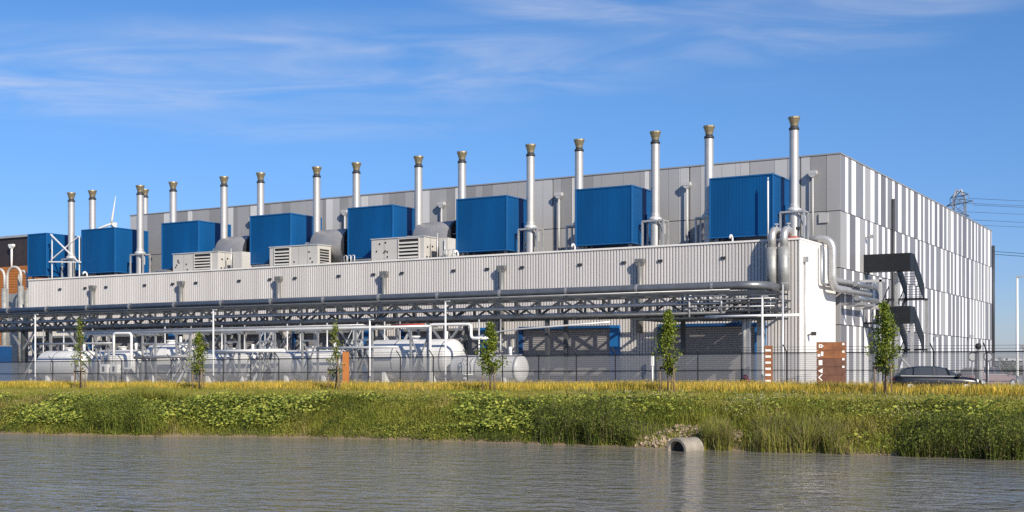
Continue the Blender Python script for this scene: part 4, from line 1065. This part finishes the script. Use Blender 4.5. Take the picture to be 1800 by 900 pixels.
# ------------------------------------------------------------------ vegetation
def vnoise(x, y, sc, seed):
    g = np.random.default_rng(seed); T = g.random((64, 64))
    x = np.asarray(x) / sc + 1000; y = np.asarray(y) / sc + 1000
    xi = np.floor(x).astype(int); yi = np.floor(y).astype(int); fx_ = x - xi; fy_ = y - yi
    fx_ = fx_ * fx_ * (3 - 2 * fx_); fy_ = fy_ * fy_ * (3 - 2 * fy_)
    q_ = lambda a, b: T[a % 64, b % 64]
    return (q_(xi, yi) * (1 - fx_) + q_(xi + 1, yi) * fx_) * (1 - fy_) + (q_(xi, yi + 1) * (1 - fx_) + q_(xi + 1, yi + 1) * fx_) * fy_
def fbm(x, y, sc, seed): return .55 * vnoise(x, y, sc, seed) + .3 * vnoise(x, y, sc / 2.3, seed + 1) + .15 * vnoise(x, y, sc / 5, seed + 2)
def topix(x, y):
    dx, dy = x - CX, y - CY
    X_ = dx * .8596 + dy * .511; D = -dx * .511 + dy * .8596
    return 900 + F * X_ / np.maximum(D, 1), D
def blades(x, y, h, wd, lean, g, curve=.35):
    k = len(x); z = ground(x, y) - .03
    a = g.uniform(0, 2 * math.pi, k); ux, uy = np.cos(a), np.sin(a)
    la = g.uniform(0, 2 * math.pi, k); ll_ = np.abs(g.normal(0, lean, k)) * h
    lx, ly = np.cos(la) * ll_, np.sin(la) * ll_
    B_ = np.stack([x, y, z], 1); U = np.stack([ux, uy, 0 * ux], 1) * (wd / 2)[:, None]
    mid = B_ + np.stack([lx * curve, ly * curve, h * .6], 1); tip = B_ + np.stack([lx, ly, h * np.sqrt(np.maximum(.2, 1 - (ll_ / np.maximum(h, .01)) ** 2 * .6))], 1)
    return np.stack([B_ - U, B_ + U, mid + U * .8, mid - U * .8, tip], 1)
BF = [(0, 1, 2, 3), (3, 2, 4)]
def scatter(n_, wlo, whi, xlo=-66, xhi=30, seed=1):
    g = np.random.default_rng(seed); x = g.uniform(xlo, xhi, n_); w_ = g.uniform(wlo, whi, n_); y = shore(x) + w_
    px, D = topix(x, y); ok = (px > -160) & (px < 1960) & (y < FY - .5)
    return x[ok], y[ok], w_[ok], px[ok], g
G1 = leafmat('grass_green', (.215, .24, .03)); G2 = leafmat('grass_olive', (.30, .27, .045)); G3 = leafmat('grass_dark', (.08, .115, .018)); G4 = leafmat('grass_straw', (.42, .33, .13)); G5 = leafmat('grass_gold', (.76, .53, .08)); G6 = leafmat('grass_yellow_green', (.42, .36, .06))
# bank grass
x, y, w_, px, g = scatter(195000, .12, 9.5, seed=21)
rub = ((px > 1120) & (px < 1305) & (w_ < 2.6))
keep = ~rub | (g.random(len(x)) < .38); x, y, w_, px = x[keep], y[keep], w_[keep], px[keep]
nn = fbm(x, y, 4.0, 5); n3 = fbm(x, y, 1.3, 9)
h = (.22 + .38 * nn + .22 * n3) * np.clip(.5 + w_ * .25, .5, 1) * g.uniform(.6, 1.25, len(x)) * np.interp(w_, [0, .4, 3.5, 6], [.6, 1, .9, .5])
V_ = blades(x, y, h, g.uniform(.014, .032, len(x)), .7, g)
q_ = g.random(len(x)) * .4 + fbm(x, y, 3.2, 31) * 1.15 - .12
mi = np.where(q_ < .42, 2, np.where(q_ < .72, 0, np.where(q_ < .96, 1, 3)))
mi = np.where((w_ > 6) & (g.random(len(x)) < .45), 5, mi)
tag(npmesh('bank_grass', V_, 1, BF, [G1, G2, G3, G4, G5, G6], mi, kind='stuff'), 'rough green grass covering the canal bank', 'grass')
# golden meadow on the level ground
x, y, w_, px, g = scatter(290000, 6.0, 34, seed=22)
nn = fbm(x, y, 6., 15)
far = np.clip((y + 20.2 + .8 * (nn - .5)) / 1.6, 0, 1)
h = (.17 + .43 * far + .2 * (nn - .5) * (.4 + .6 * far)) * g.uniform(.65, 1.2, len(x))
V_ = blades(x, y, h, g.uniform(.022, .045, len(x)), .25, g)
q_ = g.random(len(x)) * .7 + fbm(x, y, 3.5, 41) * .6
mi = np.where(q_ < .40, 1, np.where(q_ < .66, 2, np.where(q_ < 1.02, 0, 3)))
mi = np.where(far < .5, np.where(q_ < .62, 4, np.where(q_ < .85, 2, np.where(g.random(len(x)) < .65, 3, 1))), mi)
tag(npmesh('meadow_grass', V_, 1, BF, [G5, G6, G2, G4, G1], mi, kind='stuff'), 'tall golden meadow grass between bank top and fence', 'grass')
# buttercup heads over the meadow
x, y, w_, px, g = scatter(60000, 8.5, 34, seed=27)
keep = (g.random(len(x)) < np.clip((fbm(x, y, 5., 47) - .3) * 2.5, .1, 1)) & (y > -19.8); x, y = x[keep], y[keep]
P_ = np.stack([x, y, ground(x, y) + g.uniform(.42, .72, len(x))], 1)
BC = leafmat('flower_yellow', (.74, .52, .06), .1)
tag(npmesh('meadow_flowers', leaf_quads(P_, .032, g), 1, [(0, 1, 2, 3)], [BC], np.zeros(len(x), int), kind='stuff'), 'tiny yellow flower heads scattered over the golden meadow', 'flowers')
# broad leaved weeds
W1 = leafmat('weed_leaf_light', (.44, .46, .085), rough=.45); W2 = leafmat('weed_leaf', (.21, .26, .04), rough=.45); W3 = leafmat('weed_leaf_dark', (.045, .075, .015)); 
x, y, w_, px, g = scatter(150000, .7, 5.6, seed=23)
nn = fbm(x, y, 3.2, 51)
dens = np.clip((nn - .40) * 5, 0, 1) * np.where(px < 1050, 1, .35) * np.where((w_ > .8) & (w_ < 4.6), 1, .4)
dens = np.where((px > 1110) & (px < 1310) & (w_ < 2.6), 0, dens)
keep = g.random(len(x)) < dens * .42; x, y, w_, px, nn = x[keep], y[keep], w_[keep], px[keep], nn[keep]
z = ground(x, y) + .1 + .55 * np.sqrt(g.random(len(x))) * np.clip(nn * 1.4, .4, 1)
P_ = np.stack([x, y, z], 1); k = len(x)
# leaf plate tilted up and outwards
nv = np.stack([g.normal(.1, .35, k), g.normal(-.45, .35, k), np.ones(k)], 1); nv /= np.linalg.norm(nv, axis=1)[:, None]
t_ = g.normal(size=(k, 3)); t_ -= nv * (t_ * nv).sum(1)[:, None]; t_ /= np.linalg.norm(t_, axis=1)[:, None]; b_ = np.cross(nv, t_)
s_ = g.uniform(.04, .10, k)[:, None]
V_ = np.stack([P_ - t_ * s_, P_ - t_ * s_ * .3 + b_ * s_ * .75, P_ + t_ * s_ * .6 + b_ * s_ * .5, P_ + t_ * s_ * 1.1 - nv * s_ * .3, P_ + t_ * s_ * .6 - b_ * s_ * .5, P_ - t_ * s_ * .3 - b_ * s_ * .75], 1)
mi = g.choice([0, 0, 1, 1, 2], k)
tag(npmesh('broadleaf_weeds', V_, 1, [(0, 1, 2, 3, 4, 5)], [W1, W2, W3], mi, kind='stuff'), 'patches of broad leaved light green weeds on the bank', 'weeds')
# small leaved herbs mixed through the grass
x, y, w_, px, g = scatter(330000, .1, 7.5, seed=29)
nn = fbm(x, y, 2.2, 57); n2_ = fbm(x, y, .6, 58)
keep = (g.random(len(x)) < np.clip((nn - .25) * 2.0, .12, .8)) & ~((px > 1110) & (px < 1310) & (w_ < 2.6)); x, y, w_, nn, n2_ = x[keep], y[keep], w_[keep], nn[keep], n2_[keep]
P_ = np.stack([x, y, ground(x, y) + g.random(len(x)) ** .6 * (.15 + .55 * n2_) * np.interp(w_, [0, 1, 5, 7.5], [.4, 1, .8, .4])], 1)
q_ = g.random(len(x)) * .5 + fbm(x, y, 1.8, 77) * .9
mi = np.where(q_ < .56, 1, np.where(q_ < .84, 0, 2))
H1 = leafmat('herb_green', (.185, .21, .032)); H2 = leafmat('herb_dark', (.05, .075, .016)); H3 = leafmat('herb_light', (.36, .35, .07))
tag(npmesh('bank_herbs', leaf_quads(P_, .042, g), 1, [(0, 1, 2, 3)], [H1, H2, H3], mi, kind='stuff'), 'small leaved herbs growing through the bank grass', 'herbs')
# small pale flowers
x, y, w_, px, g = scatter(60000, 2.6, 7, seed=24)
dens = np.clip((fbm(x, y, 2.5, 61) - .42) * 4, 0, 1) * np.where((px > 1010) & (px < 1620), 1, .12)
keep = g.random(len(x)) < dens * .33; x, y = x[keep], y[keep]
P_ = np.stack([x, y, ground(x, y) + g.uniform(.3, .62, len(x))], 1)
FL = leafmat('flower_pale', (.50, .47, .30), .1)
tag(npmesh('bank_flowers', leaf_quads(P_, .035, g), 1, [(0, 1, 2, 3)], [FL], np.zeros(len(x), int), kind='stuff'), 'small cream flowers dotting the bank near culvert', 'flowers')
# reed and sedge clumps at the water's edge
R1 = leafmat('reed_green', (.15, .19, .03)); R2 = leafmat('reed_dark', (.045, .075, .016)); R3 = leafmat('reed_light', (.32, .31, .06)); R4 = leafmat('reed_dead', (.26, .20, .11))
cl = [(130, 285, .2, 2.6, 1.05, 'feathery dark green reed clump at the left water edge', (R1, R2, R3, R1)), (935, 1125, .1, 2.8, 1.15, 'dense dark reed clump left of the culvert', (R1, R2, R1, R4)),
      (1232, 1288, .05, 1.5, .95, 'small bright reed clump right beside the culvert', (R3, R1, R3, R4)), (1305, 1500, .0, 2.2, .95, 'long light green reed bed right of the stones', (R3, R1, R3, R4)),
      (1560, 1850, -.25, 2.0, 1.0, 'dark drooping sedge bed at the right water edge', (R1, R2, R1, R4)), (195, 330, 4.6, 6.0, .75, 'upright yellow green grass tuft high on the left bank', (R3, R1, R3, R3))]
for i, (pa, pb, wa, wb, hh_, lab, ms) in enumerate(cl):
    g = np.random.default_rng(70 + i)
    x, y, w_, px, _ = scatter(120000, wa, wb, seed=80 + i)
    mask = (px > pa) & (px < pb); x, y, w_, px = x[mask], y[mask], w_[mask], px[mask]
    e = np.minimum((px - pa), (pb - px)) / (pb - pa) * 2
    t_ = np.clip(e * 2.2 + (fbm(x, y, .8, 90 + i) - .5), 0, 1)
    keep = g.random(len(x)) < t_ * 1.0; x, y, w_, t_ = x[keep], y[keep], w_[keep], t_[keep]
    mx_ = 11000; 
    if len(x) > mx_: x, y, w_, t_ = x[:mx_], y[:mx_], w_[:mx_], t_[:mx_]
    hgt = hh_ * 1.15 * (.55 + .45 * t_) * g.uniform(.55, 1.15, len(x)) * (.7 + .5 * fbm(x, y, .7, 100 + i))
    V_ = blades(x, y, hgt, g.uniform(.012, .03, len(x)), .8 if i == 4 else .65, g, curve=.2)
    r = npmesh('reed_clump', V_, 1, BF, list(ms), g.integers(0, 4, len(x)))
    tag(r, lab, 'reeds', 'reed clumps on the bank')
    if i in (0, 1, 4):
        kk = np.repeat(np.arange(len(x)), 2)
        Pq = np.stack([x[kk] + g.normal(0, .06, len(kk)), y[kk] + g.normal(0, .06, len(kk)), ground(x[kk], y[kk]) + hgt[kk] * g.random(len(kk)) ** .5 * .95], 1)
        npmesh('foliage', leaf_quads(Pq, .05, g), 1, [(0, 1, 2, 3)], [H1, H2, R1], g.choice([0, 0, 1, 2], len(Pq)), r)
# weedy bush on the meadow edge
# rubble
g = np.random.default_rng(33); rb = MB()
for i in range(560):
    px = g.uniform(1118, 1306); w0 = g.uniform(.15, 2.6)
    if not ((px < 1190 and w0 < 1.1 + (px - 1118) / 55.) or (1190 <= px < 1240) or (px > 1282 and 1.0 < w0 < 2.3)): continue
    xx_ = np.interp(px, [900, 1100, 1300, 1500], [-2.1, 3.5, 8.6, 13.2]) - .35 * w0; yy_ = float(shore(xx_)) + w0; zz = float(ground(xx_, yy_))
    s_ = g.uniform(.05, .16); vs_ = []
    for (a, b, c_) in ((1, 0, 0), (-1, 0, 0), (0, 1, 0), (0, -1, 0), (0, 0, 1), (0, 0, -1)):
        q_ = g.uniform(.6, 1.2) * s_; vs_.append((xx_ + a * q_ + g.normal(0, .25) * s_, yy_ + b * q_ + g.normal(0, .25) * s_, zz + .03 + c_ * q_ * .8 + g.normal(0, .2) * s_))
    rb.add(vs_, [(0, 2, 4), (2, 1, 4), (1, 3, 4), (3, 0, 4), (2, 0, 5), (1, 2, 5), (3, 1, 5), (0, 3, 5)])
tag(rb.build('rubble', M['stone'], kind='stuff'), 'pale broken stones heaped around the culvert', 'stones')
# culvert
D = 3.4 * F / (793 - HOR); x, y = at_d(1192, D)
cv = bpy.data.objects.new('culvert_pipe', None); COL.objects.link(cv); tag(cv, 'pale concrete drain pipe half sunk at the water edge', 'pipe')
rr = .50
b = MB(); b.lathe([(rr - .10, 0), (rr, 0), (rr + .02, .02), (rr + .02, .4), (rr - .04, .42), (rr - .04, 1.25), (rr - .14, 1.25), (rr - .14, .3), (rr - .10, 0)], (0, 0, 0), 'x', 36, smooth=False); b.build('barrel', M['concrete'], cv)
b = MB(); b.lathe([(0, .3), (rr - .13, .3)], (0, 0, 0), 'x', 24); b.build('bore_shade_disc', M['black'], cv)  # black disc stands in for the shade inside the pipe
cv.location = (x, y - .2, WZ + .02); cv.rotation_euler = (0, math.radians(-3), math.radians(76))

# young trees
leaf = [leafmat('leaf_light', (.26, .30, .035), rough=.5), leafmat('leaf_mid', (.15, .20, .028), rough=.5), leafmat('leaf_dark', (.07, .11, .02), rough=.5)]
TY = -19.5
def tree(label, px, ptop, pbot, wpx, nleaf, shape, seed):
    g = np.random.default_rng(seed); x, D = at_y(px, TY); g0 = float(ground(x, TY))
    zt = zof(ptop, D); zb = zof(pbot, D); R_ = wpx / F * D / 2
    r = thing('young_tree', label, 'tree', (x, TY, g0), 'young staked trees along the fence')
    bend = g.normal(0, .12, 2)
    MB().tube([(x, TY, g0 - .05), (x + bend[0], TY, g0 + (zt - g0) * .4), (x + bend[1], TY, g0 + (zt - g0) * .75), (x, TY, zt - .1)], [.055, .045, .03, .01], 8).build('trunk', M['bark'], r)
    br = MB(); pts = []
    nb = 34
    for i in range(nb):
        t_ = (i + g.random()) / nb; z = zb + (zt - zb) * t_
        if shape == 'column': rad = R_ * (1 - t_ ** 3) * (.65 + .35 * min(1, t_ * 5))
        elif shape == 'cone': rad = R_ * (1.05 - t_) * min(1, .45 + t_ * 4)
        else: rad = R_ * (.35 + .65 * abs(math.sin(t_ * 7 + seed))) * (1.1 - t_)
        rad *= g.uniform(.45, 1.3); a = g.uniform(0, 2 * math.pi)
        p0 = Vector((x, TY, z - rad * .5)); p1 = Vector((x + math.cos(a) * rad, TY + math.sin(a) * rad, z + rad * .45))
        br.tube([p0, p0.lerp(p1, .5) + Vector((0, 0, .03)), p1], [.014, .010, .004], 5)
        k = max(4, int(1.7 * nleaf / nb * g.uniform(.4, 1.6)))
        s_ = g.random(k) ** .6
        q_ = np.array(p0)[None, :] * (1 - s_[:, None]) + np.array(p1)[None, :] * s_[:, None] + g.normal(0, .10 + rad * .10, (k, 3)) * [1, 1, .9]
        pts.append(q_)
    br.build('branches', M['bark'], r)
    P_ = np.concatenate(pts)
    npmesh('crown', leaf_quads(P_, .075, g), 1, [(0, 1, 2, 3)], leaf, g.choice([0, 0, 1, 1, 2], len(P_)), r)
    for (dx, dy) in ((-.42, -.2), (.42, -.2), (0., .45)):
        MB().tube([(x + dx, TY + dy, g0 - .1), (x + dx * .95, TY + dy, g0 + 1.55)], .04, 7).build('stake', M['wood'], r)
    MB().bar((x - .44, TY - .22, g0 + 1.38), (x + .44, TY - .22, g0 + 1.38), .03, .10).bar((x, TY + .47, g0 + 1.38), (x - .42, TY - .2, g0 + 1.38), .03, .1).bar((x, TY + .47, g0 + 1.38), (x + .42, TY - .2, g0 + 1.38), .03, .1).build('tie_band', M['black'], r)
tree('sparse young tree at far left, right of the first lamp post', 141, 562, 648, 32, 420, 'sparse', 1)
tree('short leafy young tree left of the second lamp post', 350, 588, 655, 28, 900, 'column', 2)
tree('thin straggly young tree left of the orange totem', 589, 566, 664, 34, 430, 'sparse', 3)
tree('bushy dark young tree before the small white tank', 862, 570, 655, 50, 1700, 'cone', 4)
tree('narrow columnar young tree before the shaded shutter', 1175, 547, 655, 36, 1700, 'column', 5)
tree('tallest young tree, in front of the escape stair', 1554, 535, 652, 46, 1900, 'column', 6)
